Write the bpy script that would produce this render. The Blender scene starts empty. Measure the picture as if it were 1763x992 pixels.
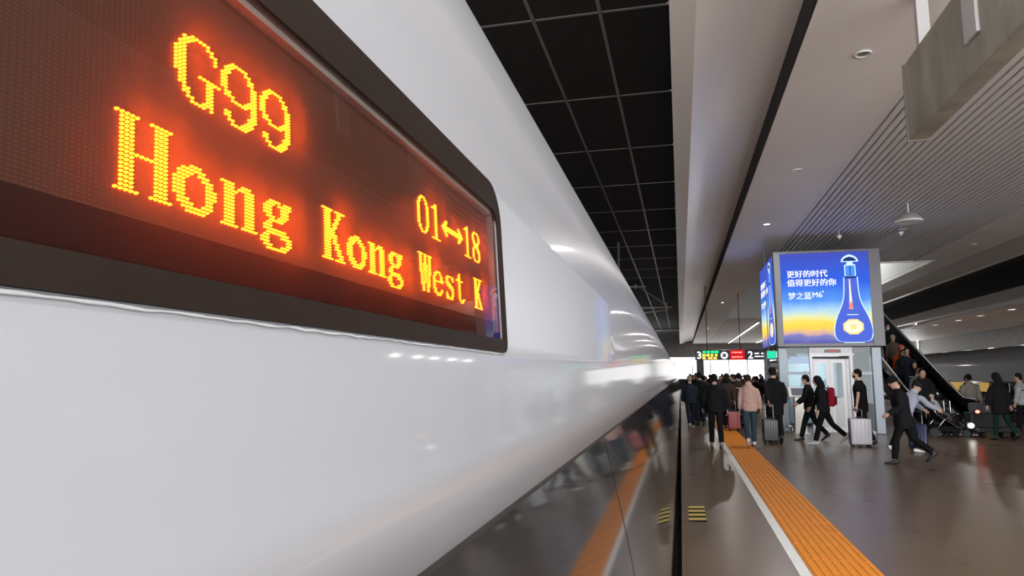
import bpy, bmesh, math, random
from mathutils import Vector, Matrix

# ------------------------------------------------------------------ camera, world, exposure
S = bpy.context.scene
COL = S.collection
FPX, CX, CY, VX, VY = 1175.0, 881.5, 496.0, 1172.0, 648.0      # lens in pixels of the 1763x992 frame, vanishing point of the track
PITCH = math.atan((VY - CY) / FPX)
YAW = math.atan((VX - CX) / FPX * math.cos(PITCH))
_sa, _ca, _sp, _cp = math.sin(YAW), math.cos(YAW), math.sin(PITCH), math.cos(PITCH)
FW, RT, UP = Vector((-_sa*_cp, _ca*_cp, _sp)), Vector((_ca, _sa, 0)), Vector((_sa*_sp, -_ca*_sp, _cp))
EYE = Vector((0, 0, 1.65))
cam = bpy.data.cameras.new('camera'); co = bpy.data.objects.new('camera', cam); COL.objects.link(co)
cam.sensor_width = 36; cam.lens = 36 * FPX / 1763; cam.clip_start = 0.02; cam.clip_end = 400
co.matrix_world = Matrix.Translation(EYE) @ Matrix((RT, UP, -FW)).transposed().to_4x4()
S.camera = co
W = bpy.data.worlds.new('hall_air'); S.world = W; W.use_nodes = True
W.node_tree.nodes['Background'].inputs[0].default_value = (0.97, 0.985, 1.0, 1)
W.node_tree.nodes['Background'].inputs[1].default_value = 6.2
S.view_settings.view_transform = 'Standard'; S.view_settings.look = 'None'
S.view_settings.exposure = 0.0; S.view_settings.gamma = 1; S.view_settings.use_curve_mapping = False
DOWNLIGHT_W = 100.0

def ray(x, y): return FW + RT*((x-CX)/FPX) - UP*((y-CY)/FPX)
def on_z(x, y, z=0.0):
    d = ray(x, y); return EYE + d*((z-EYE.z)/d.z)
def on_y(x, y, Y):
    d = ray(x, y); return EYE + d*(Y/d.y)
def on_x(x, y, X):
    d = ray(x, y); return EYE + d*(X/d.x)

# ------------------------------------------------------------------ materials
_M = {}
def mat(name, col=(0.5, 0.5, 0.5), rough=0.5, metal=0.0, coat=0.0, spec=0.5, noise=0.0, nscale=3.0, emit=None, es=0.0, bump=0.0, coat_rough=0.03, stretch=None):
    if name in _M: return _M[name]
    m = bpy.data.materials.new(name); m.use_nodes = True
    nt = m.node_tree; b = nt.nodes['Principled BSDF']
    b.inputs['Base Color'].default_value = (*col, 1); b.inputs['Roughness'].default_value = rough
    b.inputs['Metallic'].default_value = metal; b.inputs['Coat Weight'].default_value = coat
    b.inputs['Coat Roughness'].default_value = coat_rough
    b.inputs['Specular IOR Level'].default_value = spec
    if emit:
        b.inputs['Emission Color'].default_value = (*emit, 1); b.inputs['Emission Strength'].default_value = es
    if noise > 0 or bump > 0:
        tc = nt.nodes.new('ShaderNodeTexCoord'); n = nt.nodes.new('ShaderNodeTexNoise'); n.inputs['Scale'].default_value = nscale
        n.inputs['Detail'].default_value = 5
        src = tc.outputs['Object']
        if stretch:
            mp = nt.nodes.new('ShaderNodeMapping'); mp.inputs['Scale'].default_value = stretch
            nt.links.new(src, mp.inputs[0]); src = mp.outputs[0]
        nt.links.new(src, n.inputs['Vector'])
        if noise > 0:
            r = nt.nodes.new('ShaderNodeValToRGB')
            r.color_ramp.elements[0].position = 0.3; r.color_ramp.elements[1].position = 0.7
            r.color_ramp.elements[0].color = (*[c*(1-noise) for c in col], 1); r.color_ramp.elements[1].color = (*[min(1, c*(1+noise)) for c in col], 1)
            nt.links.new(n.outputs[0], r.inputs[0]); nt.links.new(r.outputs[0], b.inputs['Base Color'])
        if bump > 0:
            bp = nt.nodes.new('ShaderNodeBump'); bp.inputs['Strength'].default_value = bump; bp.inputs['Distance'].default_value = 0.01
            nt.links.new(n.outputs[0], bp.inputs['Height']); nt.links.new(bp.outputs[0], b.inputs['Normal'])
    _M[name] = m; return m
def glow(name, col, st):
    if name in _M: return _M[name]
    m = bpy.data.materials.new(name); m.use_nodes = True; nt = m.node_tree; nt.nodes.clear()
    e = nt.nodes.new('ShaderNodeEmission'); e.inputs[0].default_value = (*col, 1); e.inputs[1].default_value = st
    o = nt.nodes.new('ShaderNodeOutputMaterial'); nt.links.new(e.outputs[0], o.inputs[0]); _M[name] = m; return m
def glass(name, tint=(0.9, 0.95, 0.95), ior=1.45, rough=0.0):
    if name in _M: return _M[name]
    m = bpy.data.materials.new(name); m.use_nodes = True; nt = m.node_tree; nt.nodes.clear()
    t = nt.nodes.new('ShaderNodeBsdfTransparent'); t.inputs[0].default_value = (*tint, 1)
    g = nt.nodes.new('ShaderNodeBsdfGlossy'); g.inputs['Roughness'].default_value = rough
    f = nt.nodes.new('ShaderNodeFresnel'); f.inputs[0].default_value = ior
    mx = nt.nodes.new('ShaderNodeMixShader'); o = nt.nodes.new('ShaderNodeOutputMaterial')
    nt.links.new(f.outputs[0], mx.inputs[0]); nt.links.new(t.outputs[0], mx.inputs[1]); nt.links.new(g.outputs[0], mx.inputs[2]); nt.links.new(mx.outputs[0], o.inputs[0])
    _M[name] = m; return m

# ------------------------------------------------------------------ mesh helpers
def link(name, me, material=None, parent=None, loc=None, rot=None):
    o = bpy.data.objects.new(name, me); COL.objects.link(o)
    if material is not None and me is not None and not me.materials: me.materials.append(material)
    if parent is not None: o.parent = parent
    if loc is not None: o.location = loc
    if rot is not None: o.rotation_euler = rot
    return o
def fin(bm, name, smooth=False, recalc=True):
    if recalc: bmesh.ops.recalc_face_normals(bm, faces=bm.faces)
    me = bpy.data.meshes.new(name); bm.to_mesh(me); bm.free()
    if smooth:
        for p in me.polygons: p.use_smooth = True
    return me
def obj(name, bm, material, parent=None, smooth=False, loc=None, rot=None): return link(name, fin(bm, name, smooth), material, parent, loc, rot)
def empty(name, loc=(0, 0, 0), rz=0.0):
    o = bpy.data.objects.new(name, None); COL.objects.link(o); o.location = loc; o.rotation_euler = (0, 0, rz); o.empty_display_size = 0.1; return o
def tag(o, label, cat, group=None, kind=None):
    o['label'] = label; o['category'] = cat
    if group: o['group'] = group
    if kind: o['kind'] = kind
    return o
def struct(o, label=None, cat=None):
    o['kind'] = 'structure'
    if label: o['label'] = label
    if cat: o['category'] = cat
    return o
def box(bm, x0, x1, y0, y1, z0, z1):
    v = [bm.verts.new(p) for p in ((x0,y0,z0),(x1,y0,z0),(x1,y1,z0),(x0,y1,z0),(x0,y0,z1),(x1,y0,z1),(x1,y1,z1),(x0,y1,z1))]
    fs = [bm.faces.new([v[i] for i in q]) for q in ((0,3,2,1),(4,5,6,7),(0,1,5,4),(1,2,6,5),(2,3,7,6),(3,0,4,7))]
    return v, fs
def bbox(bm, x0, x1, y0, y1, z0, z1, bev=0.01, seg=2):
    t = bmesh.new(); box(t, x0, x1, y0, y1, z0, z1)
    bmesh.ops.bevel(t, geom=t.edges[:], offset=bev, segments=seg, affect='EDGES', profile=0.6)
    me = bpy.data.meshes.new('t'); t.to_mesh(me); t.free(); bm.from_mesh(me); bpy.data.meshes.remove(me)
def B(x0, x1, y0, y1, z0, z1, bev=0.0, seg=2):
    bm = bmesh.new()
    if bev > 0: bbox(bm, x0, x1, y0, y1, z0, z1, bev, seg)
    else: box(bm, x0, x1, y0, y1, z0, z1)
    return bm
def loft(bm, pts, rad, seg=10, ref=(1, 0, 0), cap=0.5):
    pts = [Vector(p) for p in pts]; n = len(pts); rings = []
    ref0 = Vector(ref)
    for i, p in enumerate(pts):
        t = (pts[min(i+1, n-1)] - pts[max(i-1, 0)]).normalized()
        r = ref0
        if abs(t.dot(r)) > 0.92: r = Vector((0, 1, 0)) if abs(t.y) < 0.9 else Vector((0, 0, 1))
        s = (r - t*t.dot(r)).normalized(); q = t.cross(s)
        a, b = rad[i] if isinstance(rad[i], (tuple, list)) else (rad[i], rad[i])
        rings.append([bm.verts.new(p + s*(a*math.cos(2*math.pi*k/seg)) + q*(b*math.sin(2*math.pi*k/seg))) for k in range(seg)])
    for A, Bq in zip(rings, rings[1:]):
        for k in range(seg): bm.faces.new((A[k], A[(k+1) % seg], Bq[(k+1) % seg], Bq[k]))
    for R_, p, d, ra in ((rings[0], pts[0], pts[0]-pts[1], rad[0]), (rings[-1], pts[-1], pts[-1]-pts[-2], rad[-1])):
        r = min(ra) if isinstance(ra, (tuple, list)) else ra
        c = bm.verts.new(p + d.normalized()*r*cap)
        for k in range(seg): bm.faces.new((R_[k], R_[(k+1) % seg], c))
def tube(bm, pts, r, seg=8): loft(bm, pts, [r]*len(pts), seg, cap=0.0)
def ell(bm, c, r, seg=12, rings=8, rot=None):
    m = Matrix.Translation(Vector(c)) @ (rot.to_4x4() if rot else Matrix()) @ Matrix.Diagonal((*r, 1))
    bmesh.ops.create_uvsphere(bm, u_segments=seg, v_segments=rings, radius=1, matrix=m)
def prism(bm, outline, axis, a, b):
    """closed outline of 2-D points extruded along axis from a to b; axis 'y' -> (x,z), 'x' -> (y,z), 'z' -> (x,y)"""
    def P(p, q): return {'y': (p[0], q, p[1]), 'x': (q, p[0], p[1]), 'z': (p[0], p[1], q)}[axis]
    A = [bm.verts.new(P(p, a)) for p in outline]; Bv = [bm.verts.new(P(p, b)) for p in outline]; n = len(outline)
    bm.faces.new(A); bm.faces.new(Bv[::-1])
    for k in range(n): bm.faces.new((A[k], Bv[k], Bv[(k+1) % n], A[(k+1) % n]))
def lathe(bm, prof, seg=20, c=(0, 0, 0)):
    rs = []
    for r, z in prof: rs.append([bm.verts.new((c[0]+r*math.cos(2*math.pi*k/seg), c[1]+r*math.sin(2*math.pi*k/seg), c[2]+z)) for k in range(seg)])
    for A, Bq in zip(rs, rs[1:]):
        for k in range(seg): bm.faces.new((A[k], A[(k+1) % seg], Bq[(k+1) % seg], Bq[k]))
    bm.faces.new(rs[0]); bm.faces.new(rs[-1])
def text_mesh(body, size, depth=0.004, bold=0.0):
    c = bpy.data.curves.new('text', 'FONT'); c.body = body; c.size = size; c.extrude = depth; c.offset = bold; c.resolution_u = 3
    o = bpy.data.objects.new('text', c); COL.objects.link(o)
    me = bpy.data.meshes.new_from_object(o.evaluated_get(bpy.context.evaluated_depsgraph_get()))
    bpy.data.objects.remove(o); bpy.data.curves.remove(c); return me
def smooth_curve(pts, n=6):
    out = []; P = [Vector(p) for p in pts]
    for i in range(len(P)-1):
        p0, p1, p2, p3 = P[max(i-1, 0)], P[i], P[i+1], P[min(i+2, len(P)-1)]
        for k in range(n):
            t = k/n; out.append(0.5*((2*p1) + (p2-p0)*t + (2*p0-5*p1+4*p2-p3)*t*t + (3*p1-p0-3*p2+p3)*t**3))
    out.append(P[-1]); return out

# ------------------------------------------------------------------ the setting
ZC = 5.85                                   # platform ceiling height
ZT = 7.65                                   # ceiling over the tracks
PW = 11.7                                   # platform width
Y0, Y1 = -2.5, 92.0
m_floor = bpy.data.materials.new('polished granite'); m_floor.use_nodes = True
def _floor():
    nt = m_floor.node_tree; b = nt.nodes['Principled BSDF']; tc = nt.nodes.new('ShaderNodeTexCoord')
    n = nt.nodes.new('ShaderNodeTexNoise'); n.inputs['Scale'].default_value = 90; n.inputs['Detail'].default_value = 4
    n2 = nt.nodes.new('ShaderNodeTexNoise'); n2.inputs['Scale'].default_value = 0.7; n2.inputs['Detail'].default_value = 3
    r = nt.nodes.new('ShaderNodeValToRGB'); r.color_ramp.elements[0].color = (0.105, 0.070, 0.045, 1); r.color_ramp.elements[1].color = (0.175, 0.120, 0.080, 1)
    mx = nt.nodes.new('ShaderNodeMath'); mx.operation = 'MULTIPLY_ADD'; mx.inputs[1].default_value = 0.22
    br = nt.nodes.new('ShaderNodeTexBrick'); br.offset = 0; br.inputs['Scale'].default_value = 1; br.inputs['Mortar Size'].default_value = 0.004
    br.inputs['Brick Width'].default_value = 1.2; br.inputs['Row Height'].default_value = 1.2
    br.inputs['Color1'].default_value = br.inputs['Color2'].default_value = (1, 1, 1, 1); br.inputs['Mortar'].default_value = (0.55, 0.52, 0.5, 1)
    mu = nt.nodes.new('ShaderNodeMix'); mu.data_type = 'RGBA'; mu.blend_type = 'MULTIPLY'; mu.inputs[0].default_value = 1
    L = nt.links.new
    L(tc.outputs['Object'], n.inputs['Vector']); L(tc.outputs['Object'], n2.inputs['Vector']); L(tc.outputs['Object'], br.inputs['Vector'])
    m2 = nt.nodes.new('ShaderNodeMath'); m2.operation = 'MULTIPLY'; m2.inputs[1].default_value = 0.7
    L(n2.outputs[0], m2.inputs[0]); L(n.outputs[0], mx.inputs[0]); L(m2.outputs[0], mx.inputs[2]); L(mx.outputs[0], r.inputs[0])
    L(r.outputs[0], mu.inputs[6]); L(br.outputs[0], mu.inputs[7]); L(mu.outputs[2], b.inputs['Base Color'])
    rr = nt.nodes.new('ShaderNodeMapRange'); rr.inputs[3].default_value = 0.24; rr.inputs[4].default_value = 0.33
    L(n2.outputs[0], rr.inputs[0]); L(rr.outputs[0], b.inputs['Roughness'])
    b.inputs['Specular IOR Level'].default_value = 0.28
_floor()
m_ceil = mat('ceiling panel paint', (0.90, 0.82, 0.76), 0.45, noise=0.03, nscale=0.8)
m_slat = mat('ceiling slat metal', (0.82, 0.77, 0.74), 0.45, 0.0)
m_dark = mat('dark void paint', (0.02, 0.019, 0.018), 0.8)
m_fascia = mat('brushed fascia metal', (0.90, 0.83, 0.77), 0.32, 0.1, noise=0.06, nscale=1.2, stretch=(1, 0.1, 1))
m_conc = mat('grey concrete', (0.30, 0.29, 0.28), 0.7, noise=0.15, nscale=2.5)
m_white = mat('white wall paint', (0.72, 0.72, 0.70), 0.6, noise=0.03)

floor = struct(obj('floor', B(-0.04, PW, Y0, Y1, -0.25, 0.0), m_floor), 'polished brown granite platform floor', 'floor')
wall_edge = struct(obj('wall_platform_edge', B(0.02, PW-0.06, Y0, Y1, -1.30, -0.251), m_conc))
struct(obj('floor_track_bed', B(-6.0, 28.0, Y0, Y1, -1.55, -1.301), mat('track ballast', (0.06, 0.055, 0.05), 0.9, noise=0.3, nscale=6)))
# white safety line and orange tactile tiles, laid in the floor
WL0, WL1, TX0, TX1 = 0.915, 1.015, 1.02, 1.60
m_line = mat('white line paint', (0.78, 0.78, 0.76), 0.4, noise=0.05, nscale=8)
obj('safety_line', B(WL0, WL1, Y0, Y1, -0.01, 0.003), m_line, floor)
m_tac = mat('orange tactile rubber', (0.78, 0.27, 0.03), 0.6, spec=0.12, noise=0.06, nscale=14)
tile = bmesh.new(); TS = 0.58
box(tile, 0.002, TS-0.002, 0.003, TS-0.003, -0.008, 0.004)
for k in range(8):
    x = 0.035 + k*(TS-0.07)/7
    prism(tile, [(x-0.018, 0.004), (x+0.018, 0.004), (x+0.011, 0.009), (x-0.011, 0.009)], 'y', 0.012, TS-0.012)
tile_me = fin(tile, 'tactile_tile'); tile_me.materials.append(m_tac)
y = 4.0
for k in range(120):
    if y > 72: break
    link('tactile_tile', tile_me, None, floor, (TX0, y, 0)); y += TS

# platform ceiling: flat panel strips, slatted middle with an open void over lift and escalator
VOID0, VOID1 = 27.6, 52.0
PX0, PX1, PX2, PX3 = 1.63, 3.28, 8.45, 10.1
ceiling = struct(obj('ceiling', B(PX0, PX1, Y0, Y1, ZC, ZC+0.12), m_ceil), 'flat grey ceiling panel strip above the platform', 'ceiling')
# seams of the flat panels are thin recessed strips between boards
PXV = 9.15                                  # the void reaches a little farther right than the slats
struct(obj('ceiling_panel', B(PX2, PX3, Y0, VOID0, ZC, ZC+0.12), m_ceil)); struct(obj('ceiling_panel_void_side', B(PXV, PX3, VOID0, VOID1, ZC, ZC+0.12), m_ceil)); struct(obj('ceiling_panel_far', B(PX2, PX3, VOID1, Y1, ZC, ZC+0.12), m_ceil))
slat_field = struct(obj('ceiling_slatted', B(PX1, PX2, Y0, VOID0, ZC+0.16, ZC+0.22), m_dark), 'dark backing above the slatted ceiling', 'ceiling')
NS = 36; pitch = (PX2-PX1)/NS
sl = bmesh.new(); prism(sl, [(0.020, 0.06), (0.020, 0.004), (0.024, 0), (pitch-0.024, 0), (pitch-0.020, 0.004), (pitch-0.020, 0.06)], 'y', 0, VOID0-Y0)
slat_me = fin(sl, 'ceiling_slat'); slat_me.materials.append(m_slat)
for k in range(NS): link('ceiling_slat', slat_me, None, slat_field, (PX1 + k*pitch, Y0, ZC+0.02))
far_field = struct(obj('ceiling_slatted_far', B(PX1, PX2, VOID1+0.2, Y1, ZC+0.16, ZC+0.22), m_dark))
sl = bmesh.new(); prism(sl, [(0.02, 0.06), (0.02, 0), (2*pitch-0.02, 0), (2*pitch-0.02, 0.06)], 'y', 0, Y1-VOID1-0.2)
slat2 = fin(sl, 'ceiling_slat'); slat2.materials.append(m_slat)
for k in range(NS//2): link('ceiling_slat', slat2, None, far_field, (PX1 + 2*k*pitch, VOID1+0.2, ZC+0.02))
struct(obj('trim_1', B(PX1, PXV, VOID0+0.001, VOID0+0.12, ZC-0.02, ZC+0.5), mat('void edge trim', (0.5, 0.5, 0.48), 0.4, 0.3)))
struct(obj('wall_void_far', B(PX1, PXV, VOID1-0.01, VOID1+0.15, ZC-0.02, 10.5), m_white))
struct(obj('wall_void_left', B(PX1-0.15, PX1, VOID0, VOID1, ZC+0.13, 10.5), m_white))
struct(obj('wall_void_right', B(PXV, PXV+0.15, VOID0, VOID1, ZC+0.13, 10.5), m_white))
struct(obj('ceiling_void', B(PX1-0.15, PXV+0.15, VOID0-0.12, VOID1+0.2, 10.5, 10.7), m_white))
struct(obj('wall_void_near', B(PX1, PXV, VOID0-0.12, VOID0, ZC+0.51, 10.5), m_white))

# curved metal fascias along both platform edges
def fascia(name, flip):
    prof = [(0.0, 0.0), (0.30, -0.02)] + [tuple(p) for p in smooth_curve([(0.36, 0.02), (0.62, 0.17), (1.0, 0.30), (1.40, 0.36), (1.60, 0.36)], 5)] + [(1.60, 0.62), (0.0, 0.62)]
    if flip: prof = [(PW-x, z) for x, z in prof]
    bm = bmesh.new(); prism(bm, [(x, z+ZC) for x, z in prof], 'y', Y0, Y1)
    return struct(obj(name, bm, m_fascia))
struct(obj('panel_edge_shade_left', B(1.602, 1.628, Y0, Y1, ZC+0.005, ZC+0.6), m_dark)); struct(obj('panel_edge_shade_right', B(PX3+0.002, PX3+0.028, Y0, Y1, ZC+0.005, ZC+0.6), m_dark))  # black strips added to paint in the shade beside the panel edges
fascia('trim_2', False); fascia('trim_3', True)
struct(obj('wall_fascia_left', B(0.0, 0.12, Y0, Y1, ZC+0.63, ZT), m_conc)); struct(obj('wall_fascia_right', B(PW-0.12, PW, Y0, Y1, ZC+0.63, ZT), m_conc))
struct(obj('trim_4', B(0.13, PX0+0.05, Y0, Y1, ZC+0.63, ZC+0.72), m_dark)); struct(obj('trim_5', B(PX3-0.05, PW-0.13, Y0, Y1, ZC+0.63, ZC+0.72), m_dark))

# dark ceilings over the tracks, each board its own piece between metal tees
m_board = mat('dark acoustic ceiling board', (0.022, 0.018, 0.016), 0.75, noise=0.15, nscale=3)
m_tee = mat('grey ceiling tee', (0.30, 0.28, 0.27), 0.4, 0.4)
track_ceiling = struct(obj('ceiling_track', B(-5.8, 0.0, Y0, Y1, ZT+0.06, ZT+0.12), m_dark))
GX, GY = 1.13, 3.50
xs = [0.0, -1.12, -2.25, -3.38, -4.51, -5.7]
ys = [10.7 + GY*k for k in range(-5, 23)]
for i in range(5):
    bm = B(xs[i+1]+0.035, xs[i]-0.035, 0.03, GY-0.03, 0, 0.04); me = fin(bm, 'ceiling_board'); me.materials.append(m_board)
    for yy in ys[3:14]: link('ceiling_board', me, None, track_ceiling, (0, yy, ZT))
for x in xs[1:5]: obj('ceiling_tee', B(x-0.03, x+0.03, Y0, Y1, ZT-0.015, ZT+0.02), m_tee, track_ceiling)
for yy in ys[3:15]: obj('cross_tee', B(-5.7, 0, yy-0.025, yy+0.025, ZT-0.012, ZT+0.02), m_tee, track_ceiling)
struct(obj('ceiling_right_track', B(PW, 17.9, Y0, Y1, ZT, ZT+0.1), m_dark))
struct(obj('wall_left', B(-6.1, -5.9, Y0, Y1, -1.3, ZT+0.1), m_dark))

# neighbouring platform on the far right
NX = 17.9
struct(obj('floor_next_platform', B(NX, 28.0, Y0, Y1, -0.3, 0), m_floor))
struct(obj('ceiling_next_platform', B(NX+1.63, NX+3.3, Y0, Y1, ZC, ZC+0.12), m_ceil))
nf = struct(obj('ceiling_next_slatted', B(NX+3.3, 28.0, Y0, Y1, ZC+0.16, ZC+0.22), m_dark))
for k in range(14): obj('ceiling_slat', B(NX+3.3+k*0.48+0.03, NX+3.3+k*0.48+0.45, Y0, Y1, ZC+0.02, ZC+0.06), m_slat, nf)
bm = bmesh.new(); prism(bm, [(NX+x, ZC+z) for x, z in ((0, 0), (0.3, -0.02), (0.6, 0.15), (1.0, 0.28), (1.6, 0.34), (1.6, 0.62), (0, 0.62))], 'y', Y0, Y1)
struct(obj('trim_6', bm, m_fascia)); struct(obj('wall_next_fascia', B(NX, NX+0.12, Y0, Y1, ZC+0.63, ZT+0.1), m_dark))
struct(obj('wall_right', B(28.0, 28.2, Y0, Y1, -1.5, 10.74), m_conc))

struct(obj('light_block_roof', B(-6.1, 28.2, Y0, Y1+0.5, 10.75, 10.9), m_conc))  # unseen slab added to stop surround light leaking in from above
# glazed end of the hall: lit panes between mullions
win = struct(obj('window_1', B(-5.8, 28, Y1+0.3, Y1+0.45, -1.5, 1.3), m_dark), 'brightly lit glazed wall closing the far end of the hall', 'window')
m_lit = glow('lit end glazing', (1.0, 0.98, 0.96), 2.2)
px = -3.0
while px < 12.5:
    obj('pane', B(px+0.06, px+2.2, Y1+0.32, Y1+0.36, 1.3, 4.0), m_lit, win)
    obj('mullion', B(px-0.05, px+0.05, Y1+0.2, Y1+0.42, 1.3, 4.1), mat('mullion metal', (0.3, 0.3, 0.3), 0.4, 0.6), win); px += 2.26
struct(obj('wall_far', B(-6, 28, Y1+0.3, Y1+0.5, 4.1, 10.5), m_conc))
# ------------------------------------------------------------------ near train
E0 = EYE.z
P4, P5 = (-0.272, 0.039), (-0.288, 0.303)
low_prof = smooth_curve([(-0.088, -2.6), (-0.088, -1.75), (-0.112, -1.15), (-0.165, -0.65), (-0.2585, -0.2)], 8)
def side_x(z): return P4[0] + (P5[0]-P4[0])*(z-P4[1])/(P5[1]-P4[1])        # the flat part of the side that carries the display
up_prof = [Vector((side_x(z), z)) for z in (-0.195, -0.1, 0.0, 0.03)]
disp_prof = [Vector((side_x(z), z)) for z in (0.0301, 0.054, 0.291, 0.303)]
def lean_x(z): u = (z-0.303)/0.447; return P5[0] - 0.0606*(z-0.303) - 0.4694*0.447*u**2.54/2.54
top_prof = [Vector((lean_x(0.303+0.447*k/10), 0.303+0.447*k/10)) for k in range(1, 11)] + smooth_curve([(-0.3975, 0.75), (-0.49, 0.895), (-0.63, 1.03), (-0.90, 1.16), (-1.3, 1.22), (-1.75, 1.24), (-2.2, 1.22), (-2.6, 1.16), (-2.87, 1.03), (-3.01, 0.895), (-3.2, 0.40), (-3.25, -0.2)], 6)[1:]
m_twhite = mat('white train paint', (0.262, 0.268, 0.287), 0.34, coat=0.4, coat_rough=0.06)
m_tdark = mat('dark glossy train band', (0.022, 0.021, 0.021), 0.05, spec=0.5)
m_black = mat('black rubber', (0.012, 0.012, 0.012), 0.6)
train = empty('high_speed_train', (-1.7, 40, 0))
tag(train, 'white high-speed train with glossy dark lower band filling the left side', 'train')
def W2L(o, root): o.location = -root.location                       # meshes given in world coordinates under an offset root
def sheet(name, prof, ysta, material, skip=None, parent=None, mirror=None):
    bm = bmesh.new(); rows = []
    for yy in ysta: rows.append([bm.verts.new(((p[0] if mirror is None else mirror-p[0]), yy, p[1]+E0)) for p in prof])
    for j in range(len(ysta)-1):
        for i in range(len(prof)-1):
            if skip and skip(j, i): continue
            bm.faces.new((rows[j][i], rows[j+1][i], rows[j+1][i+1], rows[j][i+1]))
    bmesh.ops.delete(bm, geom=[v for v in bm.verts if not v.link_faces], context='VERTS')
    me = fin(bm, name, True)
    o = link(name, me, material, parent); W2L(o, parent); return o
HY0, HY1 = -0.33, 1.045
prof_w = up_prof + disp_prof + top_prof
nsk = len(up_prof)
ysta = [-6, -3, -1, HY0, HY1, 3, 6, 12, 24.5, 24.51, 49.5, 49.51, 74.5, 74.51, 92]
sh = sheet('body_shell', prof_w, ysta, m_twhite, lambda j, i: j == 3 and i == nsk+1, train)
md = sh.modifiers.new('thickness', 'SOLIDIFY'); md.thickness = 0.003; md.offset = -1
lb = sheet('lower_band', low_prof, [-6, 1, 3, 6, 12, 24.5, 49.5, 74.5, 92], m_tdark, None, train)
bm = B(-0.268, -0.2575, -6, 92, E0-0.2035, E0-0.1945); o = obj('band_seam', bm, m_black, train); W2L(o, train)
for yy in (2.35, 24.5, 49.5, 74.5):
    s_ = sheet('panel_seam', [(p[0]+0.0012, p[1]) for p in low_prof[6:]], [yy, yy+0.012], m_black, None, train)
# destination display: frame, recessed board, pane, one mesh of diodes for each character
tv = Vector((P5[0]-P4[0], 0, P5[1]-P4[1])).normalized(); nv = Vector((tv.z, 0, -tv.x))
base = Vector((P4[0], 0, P4[1]+E0))
MD = Matrix(((0, tv.x, nv.x, base.x), (1, tv.y, nv.y, base.y), (0, tv.z, nv.z, base.z), (0, 0, 0, 1)))   # local (along train, up the side, outward)
def rrect(x0, x1, y0, y1, rtr, rbr, n=7):
    pts = [(x0, y0)]
    for k in range(n+1):
        a = -math.pi/2 + k*math.pi/2/n; pts.append((x1-rbr+rbr*math.cos(a), y0+rbr+rbr*math.sin(a)))
    for k in range(n+1):
        a = k*math.pi/2/n; pts.append((x1-rtr+rtr*math.cos(a), y1-rtr+rtr*math.sin(a)))
    return pts + [(x0, y1)]
m_frame = mat('dark display frame', (0.013, 0.0085, 0.0065), 0.5, spec=0.1, noise=0.1, nscale=30)
disp = bpy.data.objects.new('destination_display', None)
bm = bmesh.new()
out = rrect(-0.36, 1.066, -0.002, 0.267, 0.062, 0.018); inn = rrect(-0.33, 1.049, 0.018, 0.226, 0.03, 0.008)
rings = []
for pts, z in ((inn, -0.030), (inn, 0.003), (out, 0.0045), (out, -0.002)): rings.append([bm.verts.new((p[0], p[1], z)) for p in pts])
for A, Bq in zip(rings, rings[1:]):
    n_ = len(A)
    for k in range(n_): bm.faces.new((A[k], A[(k+1) % n_], Bq[(k+1) % n_], Bq[k]))
me = fin(bm, 'destination_display'); me.materials.append(m_frame); me.transform(MD); disp = link('destination_display', me, None, train); W2L(disp, train)
disp['label'] = 'dark framed orange LED destination display'
def dpart(name, bm, material, smooth=False):
    me = fin(bm, name, smooth); me.transform(MD); return link(name, me, material, disp)
m_ledboard = bpy.data.materials.new('led board'); m_ledboard.use_nodes = True
def _ledboard():
    nt = m_ledboard.node_tree; b = nt.nodes['Principled BSDF']; tc = nt.nodes.new('ShaderNodeTexCoord'); br = nt.nodes.new('ShaderNodeTexBrick')
    br.offset = 0; br.inputs['Scale'].default_value = 1; br.inputs['Brick Width'].default_value = CP; br.inputs['Row Height'].default_value = RP
    br.inputs['Mortar Size'].default_value = 0.0006; br.inputs['Color1'].default_value = (0.078, 0.023, 0.009, 1); br.inputs['Color2'].default_value = (0.070, 0.021, 0.008, 1)
    br.inputs['Mortar'].default_value = (0.042, 0.012, 0.006, 1)
    mp = nt.nodes.new('ShaderNodeMapping'); mp.inputs['Rotation'].default_value = (0, math.pi/2, 0)
    sx = nt.nodes.new('ShaderNodeSeparateXYZ'); cb = nt.nodes.new('ShaderNodeCombineXYZ'); L = nt.links.new
    L(tc.outputs['Object'], sx.inputs[0]); L(sx.outputs['Y'], cb.inputs['X']); L(sx.outputs['Z'], cb.inputs['Y']); L(cb.outputs[0], br.inputs['Vector'])
    L(br.outputs[0], b.inputs['Base Color']); b.inputs['Roughness'].default_value = 0.5; b.inputs['Specular IOR Level'].default_value = 0.3
CP, RP = 0.003648, 0.00239
_ledboard()
dpart('housing_back', B(-0.34, 1.06, 0.0, 0.235, -0.034, -0.030), mat('housing inside', (0.05, 0.02, 0.014), 0.6))
dpart('led_board', B(-0.33, 1.034, 0.047, 0.2175, -0.020, -0.012), m_ledboard)
dpart('baffle', B(-0.33, 1.034, 0.0185, 0.0455, -0.020, -0.0085), mat('maroon baffle', (0.022, 0.005, 0.004), 0.6, spec=0.1))
dpart('top_reflector', B(-0.33, 1.046, 0.219, 0.2245, -0.028, -0.004), mat('bare housing metal', (0.45, 0.40, 0.36), 0.3, 0.6))
dpart('end_strip', B(1.0365, 1.0395, 0.05, 0.218, -0.028, -0.004), _M['bare housing metal'])
dpart('end_strip', B(1.0435, 1.0455, 0.03, 0.218, -0.028, -0.004), _M['bare housing metal'])
m_pane = bpy.data.materials.new('dusty display pane'); m_pane.use_nodes = True
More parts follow.
